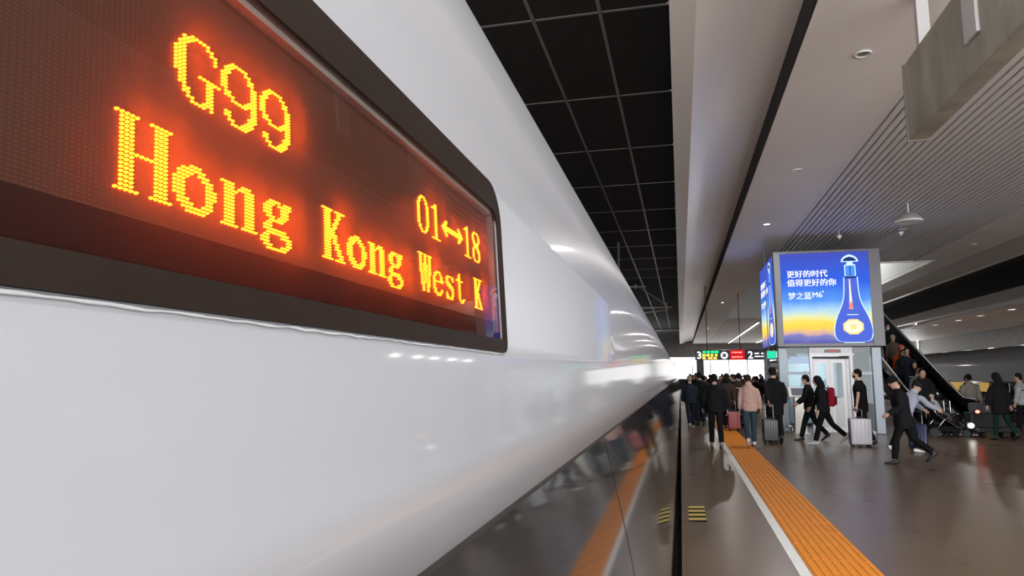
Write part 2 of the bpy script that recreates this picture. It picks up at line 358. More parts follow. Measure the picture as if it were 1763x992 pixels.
def _pane():
    nt = m_pane.node_tree; nt.nodes.clear(); N = nt.nodes.new; L = nt.links.new
    t = N('ShaderNodeBsdfTransparent'); t.inputs[0].default_value = (0.96, 0.95, 0.94, 1); d = N('ShaderNodeBsdfTranslucent'); d.inputs[0].default_value = (0.9, 0.9, 0.9, 1)
    g = N('ShaderNodeBsdfGlossy'); g.inputs['Roughness'].default_value = 0.005; f = N('ShaderNodeFresnel'); f.inputs[0].default_value = 1.24
    m1 = N('ShaderNodeMixShader'); m1.inputs[0].default_value = 0.13; m2 = N('ShaderNodeMixShader'); o = N('ShaderNodeOutputMaterial')
    L(t.outputs[0], m1.inputs[1]); L(d.outputs[0], m1.inputs[2]); L(f.outputs[0], m2.inputs[0]); L(m1.outputs[0], m2.inputs[1]); L(g.outputs[0], m2.inputs[2]); L(m2.outputs[0], o.inputs[0])
_pane()
bm = bmesh.new(); rs = random.Random(3); pts_ = [(-0.36+0.012*k, -0.0045+rs.uniform(-0.0006, 0.0006), 0.0012) for k in range(118)]
loft(bm, pts_, [(0.0011*rs.uniform(0.6, 1.4), 0.0010) for _ in pts_], 6, ref=(0, 1, 0)); dpart('edge_highlight_bead', bm, mat('painted edge highlight', (0.42, 0.42, 0.43), 0.5), True)  # thin pale bead standing in for the bright highlight along the shell edge
bm = bmesh.new(); v = [bm.verts.new((p[0], p[1], 0.0)) for p in inn]; bm.faces.new(v)
dpart('pane', bm, m_pane)
def rows(s): return s.split('/')
G = {}
st = lambda a, n: [a]*n
G['H'] = (2, ['#####..#####'] + st('.###....###.', 8) + ['.##########.'] + st('.###....###.', 8) + ['#####..#####'])
G['o'] = (8, rows('....###...../..######..../.####.###.../.###...###../###.....##../###.....###./###.....###./###.....###./###.....##../.###....##../.####..###../..#######.../...#####....'))
G['n'] = (8, rows('####..###.../.###.#####../.####..###../.###...###../.###...###../.###...###../.###...###../.###...###../.###...###../.###...###../.###...###../.###...###../#####.#####.'))
G['g'] = (8, rows('...####.###./..###.#####./.###...###../.###...###../.###...###../..###.###.../...#####..../..##......../.###......../.########.../..########../.##....####./###......##./###......##./.###...###../..#######...'))
G['K'] = (2, rows('#####.#####./.###...##.../.###...##.../.###..##..../.###..##..../.###.##...../.###.##...../.#####....../.#####....../.######...../.######...../.###.##...../.###.###..../.###..##..../.###..###.../.###...##.../.###...###../.###....##../#####.#####.'))
G['W'] = (2, rows('####.##.####/.##..##..##./.##..##..##./.##..##..##./.##..##..##./.##.####.##./.##.####.##./.##.####.##./.##.####.##./.###.##.###./..##.##.##../..##.##.##../..##.##.##../..##.##.##../..####.###../..###..###../...##..##.../...##..##.../...##..##...'))
G['e'] = (8, rows('....####..../..###..##.../..##....##../.##.....##../.##.....###./.##########./.##........./.##........./.##........./.###.....#../..##....##../..####.##.../....####....'))
G['s'] = (8, rows('...#####.#../..##....##../..##.....#../..###......./..#####...../...######.../.....#####../.......###../........##../..#.....##../..##....##../..###..##.../..#.#####...'))
G['t'] = (4, rows('.....#....../....##....../....##....../...###....../.########.../....##....../....##....../....##....../....##....../....##....../....##....../....##....../....##....../....##....../....##...##./.....##.##../......###...'))
G['G'] = (2, rows('....#####.../..###...##../..##.....##./.##.......#./.##.......#./###........./###........./###........./###........./###........./###...######/###.....##../.##.....##../.##.....##../.##.....##../..##....##../..##....##../...##..###../....####.#..'))
G['9'] = (2, rows('...#####..../..##...##.../.##.....##../.##.....##../##.......##./##.......##./##.......##./##.......##./##.......##./.##.....###./.###...####./...#####.##./.........##./.........##./........###./.##.....##../.##....###../..##..###.../...#####....'))
G['0'] = (2, rows('....####..../...##..##.../..##....##../..##....##../.##......##./.##......##./.##......##./.##......##./.##......##./.##......##./.##......##./.##......##./.##......##./.##......##./.##......##./..##....##../..##....##../...##..##.../....####....'))
G['1'] = (2, rows('.....##...../....###...../..#####...../.....##...../.....##...../.....##...../.....##...../.....##...../.....##...../.....##...../.....##...../.....##...../.....##...../.....##...../.....##...../.....##...../.....##...../.....##...../..########..'))
G['8'] = (2, rows('...######.../..##....##../.##......##./.##......##./.##......##./.###.....##./..###...##../..####.##.../...######.../...######.../..##..####../.##....####./.##.....###./.##......##./.##......##./.##......##./.##......##./..##....##../...######...'))
G['<>'] = (7, rows('....##............##..../...###............###.../..###..............###../.######################./########################/.######################./..###..............###../...###............###.../....##............##....'))
m_led = glow('lit orange diode', (1.0, 0.083, 0.003), 24.0)
YB = 0.2885                                   # first column
def led_char(ch, col, line):
    r0, rw = G[ch]; bm = bmesh.new(); base_t = 0.0615 + (0.0708 if line == 0 else 0.0)
    for j, s_ in enumerate(rw):
        t_ = base_t + (20 - (r0 + j))*RP
        for i, c in enumerate(s_):
            if c != '#': continue
            y_ = YB + (col + i + 0.5)*CP
            rg = [bm.verts.new((y_+0.00125*math.cos(a*math.pi/3), t_+0.00088*math.sin(a*math.pi/3), -0.012)) for a in range(6)]
            rt = [bm.verts.new((y_+0.00100*math.cos(a*math.pi/3), t_+0.0007*math.sin(a*math.pi/3), -0.0104)) for a in range(6)]
            for a in range(6): bm.faces.new((rg[a], rg[(a+1) % 6], rt[(a+1) % 6], rt[a]))
            bm.faces.new(rt)
    o = dpart('lit_character', bm, m_led); o['kind'] = 'stuff'; return o
for i, ch in enumerate('Hong Kong West K'):
    if ch != ' ': led_char(ch, 12*i, 1)
for ch, col in (('G', 12), ('9', 24), ('9', 36), ('0', 120), ('1', 132), ('<>', 144), ('1', 168), ('8', 180)): led_char(ch, col, 0)

# ------------------------------------------------------------------ right-hand train
MX = PW + 0.02
rt = empty('high_speed_train', (MX+1.7, 45, 0)); tag(rt, 'pale grey train standing beyond the far edge of the platform at right', 'train')
sheet('body_shell', up_prof + disp_prof + top_prof, [14, 30, 55, 92], m_twhite, None, rt, MX)
sheet('lower_band', low_prof, [14, 30, 55, 92], m_tdark, None, rt, MX)
cap = bmesh.new(); cv = [cap.verts.new((MX-p[0], 14, p[1]+E0)) for p in (up_prof + disp_prof + top_prof)]; cap.faces.new(cv)
o = obj('end_wall', cap, m_twhite, rt); W2L(o, rt)
m_win = mat('warm lit carriage window', (0.3, 0.2, 0.05), 0.3, emit=(1.0, 0.62, 0.12), es=0.35)
m_wind = mat('dim carriage window', (0.02, 0.02, 0.02), 0.05, coat=1)
xw = MX + 0.215; lit_y = []
for q0, q1 in ((1660, 1637), (1702, 1688)): lit_y.append((on_x(q0, 662, xw).y, on_x(q1, 662, xw).y))
dim_y = [(y_, y_+1.5) for y_ in [15.0 + 2.4*i for i in range(24)] if all(y_+1.6 < l0 or y_ > l1+0.1 for l0, l1 in lit_y)]
for (w0, w1), m_ in [(q, m_win) for q in lit_y] + [(q, m_wind) for q in dim_y]:
    bm = bmesh.new(); bbox(bm, xw-0.05, xw+0.02, w0, w1, E0-0.62, E0-0.25, 0.012)
    o = obj('carriage_window', bm, m_, rt); W2L(o, rt)

# ------------------------------------------------------------------ ceiling fittings
m_ring = mat('white fitting ring', (0.75, 0.74, 0.72), 0.35)
m_off = mat('unlit lamp glass', (0.20, 0.19, 0.17), 0.25, coat=0.5)
m_on = glow('lit lamp lens', (1.0, 0.97, 0.92), 40.0)
ring_bm = bmesh.new(); lathe(ring_bm, [(0.075, 0.0), (0.105, 0.0), (0.108, -0.014), (0.10, -0.02), (0.08, -0.014), (0.075, -0.002)], 24)
ring_me = fin(ring_bm, 'trim_ring', True); ring_me.materials.append(m_ring)
lens_bm = bmesh.new(); lathe(lens_bm, [(0.0755, 0.0), (0.0755, -0.006), (0.04, -0.009), (0.01, -0.0095)], 24)
lens_off = fin(lens_bm.copy(), 'lens', True); lens_off.materials.append(m_off); lens_on = fin(lens_bm, 'lens', True); lens_on.materials.append(m_on)
def downlight(x, y, lit, label, group=None, power=None, sc=1.0):
    t = empty('downlight', (x, y, ZC-0.001)); t.scale = (sc, sc, sc)
    tag(t, label, 'ceiling light', group)
    link('trim_ring', ring_me, None, t); link('lens', lens_on if lit else lens_off, None, t)
    if lit:
        li = bpy.data.lights.new('lamp', 'AREA'); li.shape = 'DISK'; li.size = 0.16; li.energy = power or DOWNLIGHT_W; li.color = (1.0, 0.95, 0.90)
        lo = bpy.data.objects.new('lamp', li); COL.objects.link(lo); lo.parent = t; lo.location = (0, 0, -0.03)
    return t
for (x, y, lit, lb_) in ((1487, 92, 0, 'large unlit round downlight nearest in the flat ceiling panel'), (1372, 293, 0, 'unlit downlight between the nearest one and the glaring lamp'),
                        (1318, 386, 1, 'brightest glaring round downlight above the advertising box'), (1289, 441, 0, 'first unlit downlight beyond the brightest lamp'),
                        (1269, 478, 0, 'second unlit downlight beyond the brightest lamp'), (1243, 521, 1, 'glaring downlight second brightest, halfway down the ceiling panel'),
                        (1219, 566, 1, 'small glaring downlight farthest down the near ceiling panel')):
    p = on_z(x, y, ZC); downlight(2.45, p.y, lit, lb_, None, 130)
for yy, w_ in ((-1.5, 'just behind'), (2.0, 'just ahead of')): downlight(2.45, yy, 1, 'unseen fill lamp added in the ceiling panel, ' + w_ + ' the viewpoint', 'unseen fill lamps above the viewpoint')  # lamps added out of view to brighten the near train and ceiling
for yy, w_ in ((62, 'nearest'), (74, 'middle'), (86, 'farthest')): downlight(2.45, yy, 1, w_ + ' of three tiny lit downlights near the far end of the hall', 'downlights at the far end')
for (x, y, lb_) in ((1694, 420, 'unlit downlight in the right ceiling strip, nearest of the two'), (1601, 461, 'unlit downlight in the right ceiling strip, beyond its neighbour')):
    p = on_z(x, y, ZC); downlight(9.27, p.y, 0, lb_)
for yy, w_ in ((-1.0, 'fourth'), (2.0, 'third'), (5.0, 'second'), (8.0, 'first')): downlight(9.27, yy, 1, w_ + ' unseen fill lamp added to the right ceiling strip before the unlit ones', 'unseen right strip fill lamps')  # unseen lamps added to throw more light on the train's lower side
for k, (x, y) in enumerate(((1740, 532), (1687, 543), (1642, 551), (1605, 559), (1573, 566), (1546, 571))):
    p = on_z(x, y, ZC)
    downlight(NX+2.45, p.y, 1, ('nearest', 'second', 'third', 'fourth', 'fifth', 'farthest')[k] + ' of six bright lamps in a row over the neighbouring platform', 'lamps over the neighbouring platform', 150, 2.6)
def lightbar(x, y0, y1, label):
    t = empty('strip_light', (x, y0, ZC-0.05)); tag(t, label, 'strip light')
    obj('housing', B(-0.09, 0.09, 0, y1-y0, 0, 0.04), m_ring, t); obj('tube', B(-0.06, 0.06, 0.02, y1-y0-0.02, -0.03, 0.001), glow('strip tube', (1, 0.97, 1), 7.0), t)
lightbar(9.3, 54, 90, 'long white strip light under the right ceiling strip far away')
lightbar(6.0, 56, 90, 'long white strip light in the middle of the far slatted ceiling')
# upper concourse lamp inside the void, seen as the white wall it lights
vl = empty('concourse_lamp', (7.2, 35, 10.38)); tag(vl, 'ceiling lamp of the upper concourse above the escalator void', 'ceiling light')
obj('housing', B(-0.6, 0.6, -0.6, 0.6, 0, 0.1), m_ring, vl); obj('diffuser', B(-0.55, 0.55, -0.55, 0.55, -0.02, 0.001), glow('concourse diffuser', (1, 1, 0.98), 14.0), vl)
li = bpy.data.lights.new('lamp', 'AREA'); li.shape = 'SQUARE'; li.size = 1.1; li.energy = 420; lo = bpy.data.objects.new('lamp', li); COL.objects.link(lo); lo.parent = vl; lo.location = (0, 0, -0.05)
# hanging loudspeaker bowl and sprinklers under the slats
p = on_z(1565, 382, ZC-0.45)
sp = empty('hanging_loudspeaker', (p.x, p.y, ZC-0.45)); tag(sp, 'white rimmed round loudspeaker bowl hanging below the ceiling slats', 'loudspeaker')
bm = bmesh.new(); lathe(bm, [(0.27, 0.0), (0.29, 0.015), (0.29, 0.05), (0.20, 0.17), (0.08, 0.22), (0.02, 0.23)], 28); obj('bowl', bm, mat('speaker bowl', (0.35, 0.33, 0.31), 0.4), sp, True)
bm = bmesh.new(); lathe(bm, [(0.285, -0.012), (0.31, -0.005), (0.31, 0.03), (0.285, 0.03)], 28); obj('rim', bm, m_ring, sp, True)
bm = bmesh.new(); lathe(bm, [(0.284, -0.002), (0.284, 0.0), (0.1, 0.02), (0.01, 0.03)], 28); obj('grille', bm, mat('brown speaker grille', (0.16, 0.09, 0.07), 0.6), sp, True)
bm = bmesh.new(); tube(bm, [(0, 0, 0.22), (0, 0, 0.47)], 0.018); obj('stem', bm, m_ring, sp)
for x, y, lb_ in ((1445, 408, 'small white cone sprinkler above the advertising box'), (1551, 402, 'small white cone sprinkler beside the loudspeaker bowl')):
    p = on_z(x, y, ZC-0.2); s_ = empty('sprinkler', (p.x, p.y, ZC-0.2)); tag(s_, lb_, 'sprinkler')
    bm = bmesh.new(); lathe(bm, [(0.012, -0.06), (0.02, -0.05), (0.085, 0.03), (0.085, 0.04)], 16); obj('cone', bm, m_ring, s_, True)
    bm = bmesh.new(); tube(bm, [(0, 0, 0.04), (0, 0, 0.22)], 0.012); obj('pipe', bm, m_ring, s_)
    if x > 1500:
        bm = bmesh.new(); lathe(bm, [(0.10, 0.06), (0.17, 0.09), (0.14, 0.13), (0.03, 0.15)], 18); obj('canopy', bm, mat('grey canopy', (0.28, 0.28, 0.28), 0.5), s_, True)

# long sign box hung from the ceiling, seen from below
sx0, sx1, szb, szt, sy1 = 2.60, 2.80, 1.65+2.655, 1.65+3.55, 8.35
hs = empty('hanging_sign', (2.7, 5.4, szb)); tag(hs, 'weathered grey box sign hanging from the ceiling at upper right', 'sign')
m_hang = mat('weathered grey steel', (0.33, 0.30, 0.25), 0.5, 0.05, noise=0.3, nscale=2.2, stretch=(1, 1, 0.35))
bm = B(sx0-2.7, sx1-2.7, -3.0, sy1-5.4, 0, szt-szb, 0.012); obj('panel_box', bm, m_hang, hs)
bm = B(sx0-2.7-0.012, sx1-2.7+0.012, sy1-5.4-0.02, sy1-5.4+0.006, -0.01, szt-szb+0.012, 0.004); obj('end_cap', bm, mat('dark steel edge', (0.20, 0.18, 0.155), 0.45, 0.1), hs)
for y_, w_ in ((6.55, 0.13), (7.95, 0.09), (3.4, 0.13)):
    bm = B(-0.06, 0.06, y_-5.4-w_/2, y_-5.4+w_/2, szt-szb, ZC-szb); obj('hanger', bm, mat('pale painted steel', (0.5, 0.49, 0.48), 0.4), hs)
bm = B(sx0-2.7-0.03, sx0-2.7+0.001, 6.35-5.4, 6.62-5.4, 0.30, szt-szb+0.5, 0.01); obj('bracket', bm, _M['pale painted steel'], hs)

# overhead line support above the train roof
cs = empty('catenary_support', (-3.2, 30.5, ZT)); tag(cs, 'thin grey overhead line bracket projecting above the train roof', 'bracket')
m_cat = mat('galvanised tube', (0.42, 0.40, 0.38), 0.4, 0.6)
def L3(x, y, Y=30.5): return on_y(x, y, Y) - Vector((-3.2, 30.5, ZT))
for pts, nm, r in (([(1060, 494), (1112, 494)], 'top_bar', 0.03), ([(1060, 532), (1157, 529)], 'upper_tube', 0.03), ([(1060, 545), (1148, 534)], 'lower_tube', 0.028), ([(1100, 494), (1146, 525)], 'stay', 0.016), ([(1147, 522), (1147, 539)], 'clamp', 0.045), ([(1094, 490), (1094, 497)], 'insulator', 0.05)):
    bm = bmesh.new(); tube(bm, [L3(*q) for q in pts], r, 8); obj(nm, bm, m_cat, cs, True)
q = L3(1066, 494); bm = bmesh.new(); tube(bm, [(q.x, 0, 0), (q.x, 0, L3(1066, 548).z)], 0.06); obj('post', bm, m_cat, cs)

# striped marker on the floor
fm = empty('floor_marker', tuple(on_z(1200, 884))); a_, b_ = on_z(1186, 897), on_z(1213, 871)
tag(fm, 'yellow and black striped marker stuck to the floor near the train', 'floor marker')
mx_, my_ = (b_.x-a_.x)/2, (b_.y-a_.y)/2
obj('base', B(-0.10, 0.10, -my_, my_, 0.0005, 0.002), mat('marker black', (0.012, 0.011, 0.010), 0.95, spec=0.05), fm)
for k in range(4):
    yc = -my_ + (k+0.5)*my_/2; bm = bmesh.new(); prism(bm, [(-0.10, yc-my_/7), (0.10, yc-my_/7+0.05), (0.10, yc+my_/7+0.05), (-0.10, yc+my_/7)], 'z', 0.001, 0.0032)
    obj('stripe', bm, mat('marker yellow', (0.55, 0.42, 0.15), 0.9, spec=0.05), fm)
# ------------------------------------------------------------------ lift enclosure and advertising light box
LY, LX0, LX1, LYB = 21.9, 2.92, 5.62, 25.6
m_post = mat('brushed steel post', (0.22, 0.245, 0.275), 0.35, 0.4)
m_lwhite = mat('white enamel door frame', (0.80, 0.79, 0.83), 0.35)
m_glass = glass('lift glass', (0.80, 0.90, 0.93))
lift = empty('lift_enclosure', ((LX0+LX1)/2, LY, 0)); tag(lift, 'glass lift enclosure with steel posts and white framed double door', 'lift')
LC = (LX0+LX1)/2
def LB(name, x0, x1, y0, y1, z0, z1, m, bev=0.0, par=None): return obj(name, B(x0-LC, x1-LC, y0-LY, y1-LY, z0, z1, bev), m, par or lift)
for x0, x1, y0, y1 in ((LX0-0.06, LX0+0.20, LY-0.02, LY+0.26), (LX1-0.20, LX1+0.06, LY-0.02, LY+0.26), (LX0-0.06, LX0+0.16, LYB-0.2, LYB), (LX1-0.16, LX1+0.06, LYB-0.2, LYB)):
    LB('corner_post', x0, x1, y0, y1, 0, 2.5, m_post, 0.02)
DX0, DX1 = on_y(1402, 700, LY).x, on_y(1468, 700, LY).x
for x in (DX0-0.06, DX1): LB('door_jamb', x, x+0.08, LY, LY+0.12, 0, 2.5, m_lwhite, 0.006)
lin = LB('door_lintel', DX0+0.02, DX1, LY+0.005, LY+0.11, 2.24, 2.5, m_lwhite, 0.006)
LB('floor_indicator', on_y(1419, 602, LY).x, on_y(1447, 602, LY).x, LY-0.012, LY+0.006, 2.345, 2.435, mat('indicator black', (0.02, 0.012, 0.012), 0.2), 0.004)
for k, x in enumerate((1426, 1432, 1438)):
    xx = on_y(x, 602, LY).x; LB('indicator_light', xx, xx+0.05, LY-0.016, LY-0.011, 2.375, 2.41, glow('red indicator', (1, 0.06, 0.04), 1.2))
LB('door_shadow_gap', DX0+0.03, DX1-0.01, LY+0.06, LY+0.09, 2.17, 2.235, m_black)
dm = on_y(1433, 700, LY).x; d0, d1 = DX0+0.05, dm+(dm-DX0-0.05)
m_dgrey = mat('grey door infill', (0.42, 0.44, 0.45), 0.35, 0.2)
for a_, b_ in ((d0, dm-0.006), (dm+0.006, d1)):
    leaf = LB('door_leaf', a_, b_, LY+0.075, LY+0.10, 0.02, 0.16, m_lwhite)
    w_ = 0.10
    for q in ((a_, a_+w_, 0.16, 2.16), (b_-w_, b_, 0.16, 2.16), (a_+w_, b_-w_, 2.04, 2.16)): LB('door_stile', q[0], q[1], LY+0.075, LY+0.10, q[2], q[3], m_lwhite, 0, leaf).location = (0, 0, 0)
    LB('door_panel', a_+w_, b_-w_, LY+0.083, LY+0.093, 0.16, 1.02, m_dgrey, 0, leaf)
    LB('door_glass', a_+w_, b_-w_, LY+0.085, LY+0.090, 1.02, 2.04, m_glass, 0, leaf)
LB('side_panel', d1+0.005, DX1-0.005, LY+0.06, LY+0.08, 0.02, 2.16, m_dgrey)
for x0, x1 in ((LX0+0.2, DX0-0.07), (DX1+0.09, LX1-0.2)):
    LB('front_glass', x0, x1, LY+0.05, LY+0.065, 0.08, 2.5, m_glass); LB('sill', x0, x1, LY+0.02, LY+0.10, 0.0, 0.08, m_post)
    LB('transom', x0, x1, LY+0.03, LY+0.09, 1.70, 1.78, m_post)
LB('side_glass', LX0+0.03, LX0+0.045, LY+0.26, LYB-0.2, 0.05, 2.5, m_glass); LB('side_glass', LX1-0.045, LX1-0.03, LY+0.26, LYB-0.2, 0.05, 2.5, m_glass)
for z in (0.0, 1.72): LB('side_rail', LX0, LX0+0.08, LY+0.26, LYB-0.2, z, z+0.07, m_post)
LB('back_panel', LX0+0.16, LX1-0.16, LYB-0.12, LYB-0.08, 0, 2.5, mat('pale blue lift back', (0.55, 0.62, 0.68), 0.4))
car = LB('lift_car', LX0+0.55, LX1-0.55, LY+0.5, LYB-0.6, 2.26, 2.34, m_lwhite)
LB('car_light', LX0+0.9, LX1-0.9, LY+0.9, LYB-1.0, 2.235, 2.259, glow('car ceiling light', (0.9, 0.95, 1.0), 5.0), 0, car)
LB('car_wall', LX0+0.55, LX1-0.55, LYB-0.66, LYB-0.62, 0.1, 2.26, mat('steel car wall', (0.5, 0.52, 0.54), 0.3, 0.6), 0, car)
LB('lit_notice', on_y(1361, 620, LY).x, on_y(1396, 620, LY).x, LY+0.08, LY+0.1, 2.02, 2.24, mat('lilac notice', (0.45, 0.42, 0.60), 0.4, emit=(0.5, 0.45, 0.7), es=0.25))
# light box
AX0, AX1, AZ0, AZ1, AY = LX0-0.08, LX1+0.17, 2.52, 5.40, LY-0.12
m_abox = mat('grey lightbox frame', (0.15, 0.15, 0.165), 0.4, 0.2)
ad = empty('advertising_lightbox', (AX0, AY, AZ0)); tag(ad, 'glowing blue and yellow liquor advertising box above the lift', 'advertisement')
AWd, AHt, ADp = AX1-AX0, AZ1-AZ0, LYB-AY
def AB(name, x0, x1, y0, y1, z0, z1, m, bev=0.0, par=None): return obj(name, B(x0, x1, y0, y1, z0, z1, bev), m, par or ad)
AB('frame', 0, AWd, 0.03, ADp, 0, AHt, m_abox, 0.02)
fb = 0.055; U0, U1, V0, V1 = 0.19, AWd-0.31, 0.10, AHt-0.075
def artmat(name, axis_len):
    m = bpy.data.materials.new(name); m.use_nodes = True; nt = m.node_tree; nt.nodes.clear(); N = nt.nodes.new; L = nt.links.new
    tc = N('ShaderNodeTexCoord'); sx = N('ShaderNodeSeparateXYZ'); mr = N('ShaderNodeMapRange'); mr.inputs[1].default_value = V0; mr.inputs[2].default_value = V1
    r = N('ShaderNodeValToRGB'); cr = r.color_ramp; e = N('ShaderNodeEmission'); o = N('ShaderNodeOutputMaterial')
    stops = ((0.0, (0.10, 0.10, 0.42)), (0.085, (0.22, 0.22, 0.52)), (0.105, (0.60, 0.38, 0.40)), (0.16, (0.95, 0.62, 0.10)), (0.22, (0.95, 0.72, 0.10)), (0.29, (0.75, 0.80, 0.45)), (0.36, (0.42, 0.66, 0.85)), (0.48, (0.10, 0.30, 0.85)), (0.68, (0.035, 0.12, 0.75)), (1.0, (0.06, 0.085, 0.48)))
    while len(cr.elements) < len(stops): cr.elements.new(0.5)
    for el, (p_, c_) in zip(cr.elements, stops): el.position = p_; el.color = (*c_, 1)
    nz = N('ShaderNodeTexNoise'); nz.inputs['Scale'].default_value = 2.0; ad_ = N('ShaderNodeMath'); ad_.operation = 'MULTIPLY_ADD'; ad_.inputs[1].default_value = 0.10
    sub = N('ShaderNodeMath'); sub.operation = 'SUBTRACT'; sub.inputs[1].default_value = 0.05
    L(tc.outputs['Object'], sx.inputs[0]); L(sx.outputs['Z'], mr.inputs[0]); L(tc.outputs['Object'], nz.inputs['Vector'])
    L(nz.outputs[0], ad_.inputs[0]); L(mr.outputs[0], ad_.inputs[2]); L(ad_.outputs[0], sub.inputs[0]); L(sub.outputs[0], r.inputs[0]); L(r.outputs[0], e.inputs[0]); e.inputs[1].default_value = 1.15; L(e.outputs[0], o.inputs[0]); return m
m_art = artmat('backlit poster print', 1)
face = AB('front_poster', U0, U1, 0.012, 0.031, V0, V1, m_art)
for q in ((fb-0.04, U0, -0.0, AHt), (U1, AWd, 0, AHt)): AB('frame_edge', q[0], q[1], 0.0, 0.04, q[2], q[3], m_abox, 0.012)
for q in ((U0, U1, 0, V0), (U0, U1, V1, AHt)): AB('frame_edge', q[0], q[1], 0.004, 0.036, q[2], q[3], m_abox, 0.008)
m_ink = glow('white poster lettering', (0.95, 0.98, 1.0), 1.25)
m_rim = glow('bottle glow outline', (0.55, 0.85, 1.0), 1.4); m_bot = glow('bottle blue', (0.09, 0.15, 0.70), 1.1); m_gold = glow('gold medallion', (0.95, 0.70, 0.30), 1.2)
m_neck = glow('bottle neck blue', (0.08, 0.28, 0.95), 1.2); m_pale = glow('pale medallion', (1.0, 0.86, 0.62), 1.2); m_dropr = glow('red drop', (0.85, 0.25, 0.18), 1.2); m_capd = glow('dark cap', (0.02, 0.04, 0.20), 1.0)
SC = (U1-U0)/640.0                                     # poster drawn in units of 1/640 of its width
def sym(prof, cx, dx=0.0):
    return [(cx-(w+dx), v) for w, v in prof] + [(cx+(w+dx), v) for w, v in reversed(prof)]
def art(name, outline, m, lift_, place, par):
    bm = bmesh.new(); prism(bm, outline, 'y', -lift_, -lift_+0.003); me = fin(bm, name); me.transform(place); return link(name, me, m, par)
def bold_text(s_, size, off):
    m0 = text_mesh(s_, size, 1.0); bm = bmesh.new()
    for dx in (0, off*0.5, off):
        m1 = m0.copy(); m1.transform(Matrix.Translation((dx, 0, dx*0.01))); bm.from_mesh(m1); bpy.data.meshes.remove(m1)
    me = bpy.data.meshes.new('lettering'); bm.to_mesh(me); bm.free(); return me
def artwork(place, par, H=680):
    cx = 505; bot = [(100, 14), (124, 40), (132, 85), (125, 140), (108, 195), (82, 255), (61, 310), (50, 370), (45, 470), (45, 496)]
    bot = [tuple(q) for q in smooth_curve([(60, 6), (104, 16)] + bot[1:], 4)]
    art('bottle_outline', sym([(w+7, v if i else v-6) for i, (w, v) in enumerate(bot)], cx), m_rim, 0.003, place, par)
    art('bottle_body', sym(bot, cx), m_bot, 0.005, place, par)
    art('bottle_neck', sym([(40, 500), (40, 585), (34, 592)], cx), m_rim, 0.004, place, par); art('neck_band', sym([(33, 503), (33, 583)], cx), m_neck, 0.006, place, par)
    art('neck_line', sym([(3, 503), (3, 583)], cx), m_capd, 0.008, place, par)
    art('neck_ring', sym([(42, 488), (42, 502)], cx), m_capd, 0.007, place, par)
    cap_ = [tuple(q) for q in smooth_curve([(62, 612), (58, 630), (40, 652), (16, 664), (2, 668)], 4)]
    art('cap', sym(cap_, cx), m_rim, 0.004, place, par); art('cap_shade', sym([(50, 618), (44, 630), (30, 643), (2, 652)], cx), m_capd, 0.006, place, par); art('cap_seat', sym([(24, 590), (20, 612)], cx), m_rim, 0.005, place, par)
    art('streak', sym([(15, 255), (10, 300), (6, 400), (4, 480)], cx-8), m_pale, 0.007, place, par); art('drop', sym([(3, 248), (13, 262), (13, 280), (3, 310)], cx-8), m_dropr, 0.009, place, par)
    art('medallion', [(cx+78*math.cos(a), 120+62*math.sin(a)) for a in [math.pi/8+k*math.pi/4 for k in range(8)]], m_gold, 0.008, place, par)
    art('medallion_face', [(cx+62*math.cos(a), 120+48*math.sin(a)) for a in [k*math.pi/10 for k in range(20)]], m_pale, 0.010, place, par)
    art('medallion_mark', [(cx+34*math.cos(a)*(1 if k % 2 else 0.6), 120+27*math.sin(a)*(1 if k % 2 else 0.6)) for k, a in enumerate([k*math.pi/8 for k in range(16)])], m_gold, 0.012, place, par)
    art('small_text', [(cx-40, 208), (cx+40, 208), (cx+40, 214), (cx-40, 214)], m_rim, 0.009, place, par)
    R = Matrix.Rotation(math.pi/2, 4, 'X')
    for s_, x, z, size in (('更好的时代', 42, 508, 60), ('值得更好的你', 42, 440, 60), ('梦之蓝', 46, 340, 58), ('M6', 222, 348, 58), ('+', 292, 378, 34)):
        me = bold_text(s_, size, 3.2 if size > 58 else 1.6); me.transform(Matrix.Diagonal((1, 1, 0.0015, 1))); me.transform(Matrix.Translation((x, -0.006, z)) @ R); me.transform(place); link('lettering', me, m_ink, par)
place_f = Matrix.Translation((U0, 0.012, V0)) @ Matrix.Diagonal((SC, 1, (V1-V0)/690.0, 1))
artwork(place_f, face)
sface = AB('side_poster', -0.012, 0.002, 0.28, ADp-0.22, V0, V1, m_art)
place_s = Matrix.Translation((-0.012, ADp-0.22, V0)) @ Matrix.Rotation(-math.pi/2, 4, 'Z') @ Matrix.Diagonal(((ADp-0.5)/640.0, 1, (V1-V0)/690.0, 1))
artwork(place_s, sface)
# green exit light hanging at the lift's left side
p = on_y(1330, 611, 22.3); ex = empty('exit_light', tuple(p)); tag(ex, 'small glowing green exit light beside the lift', 'sign')
obj('case', B(-0.17, 0.17, 0.0, 0.06, -0.13, 0.13, 0.01), m_abox, ex); obj('lit_face', B(-0.155, 0.09, -0.004, 0.001, -0.11, 0.11), glow('exit green', (0.03, 0.75, 0.45), 1.1), ex); obj('pictogram', B(0.10, 0.155, -0.005, 0.001, -0.09, 0.10), glow('exit white', (0.7, 0.95, 0.9), 0.9), ex)
bm = bmesh.new(); tube(bm, [(-0.1, 0.03, 0.12), (-0.1, 0.03, ZC-p.z)], 0.012); obj('rod', bm, m_post, ex)
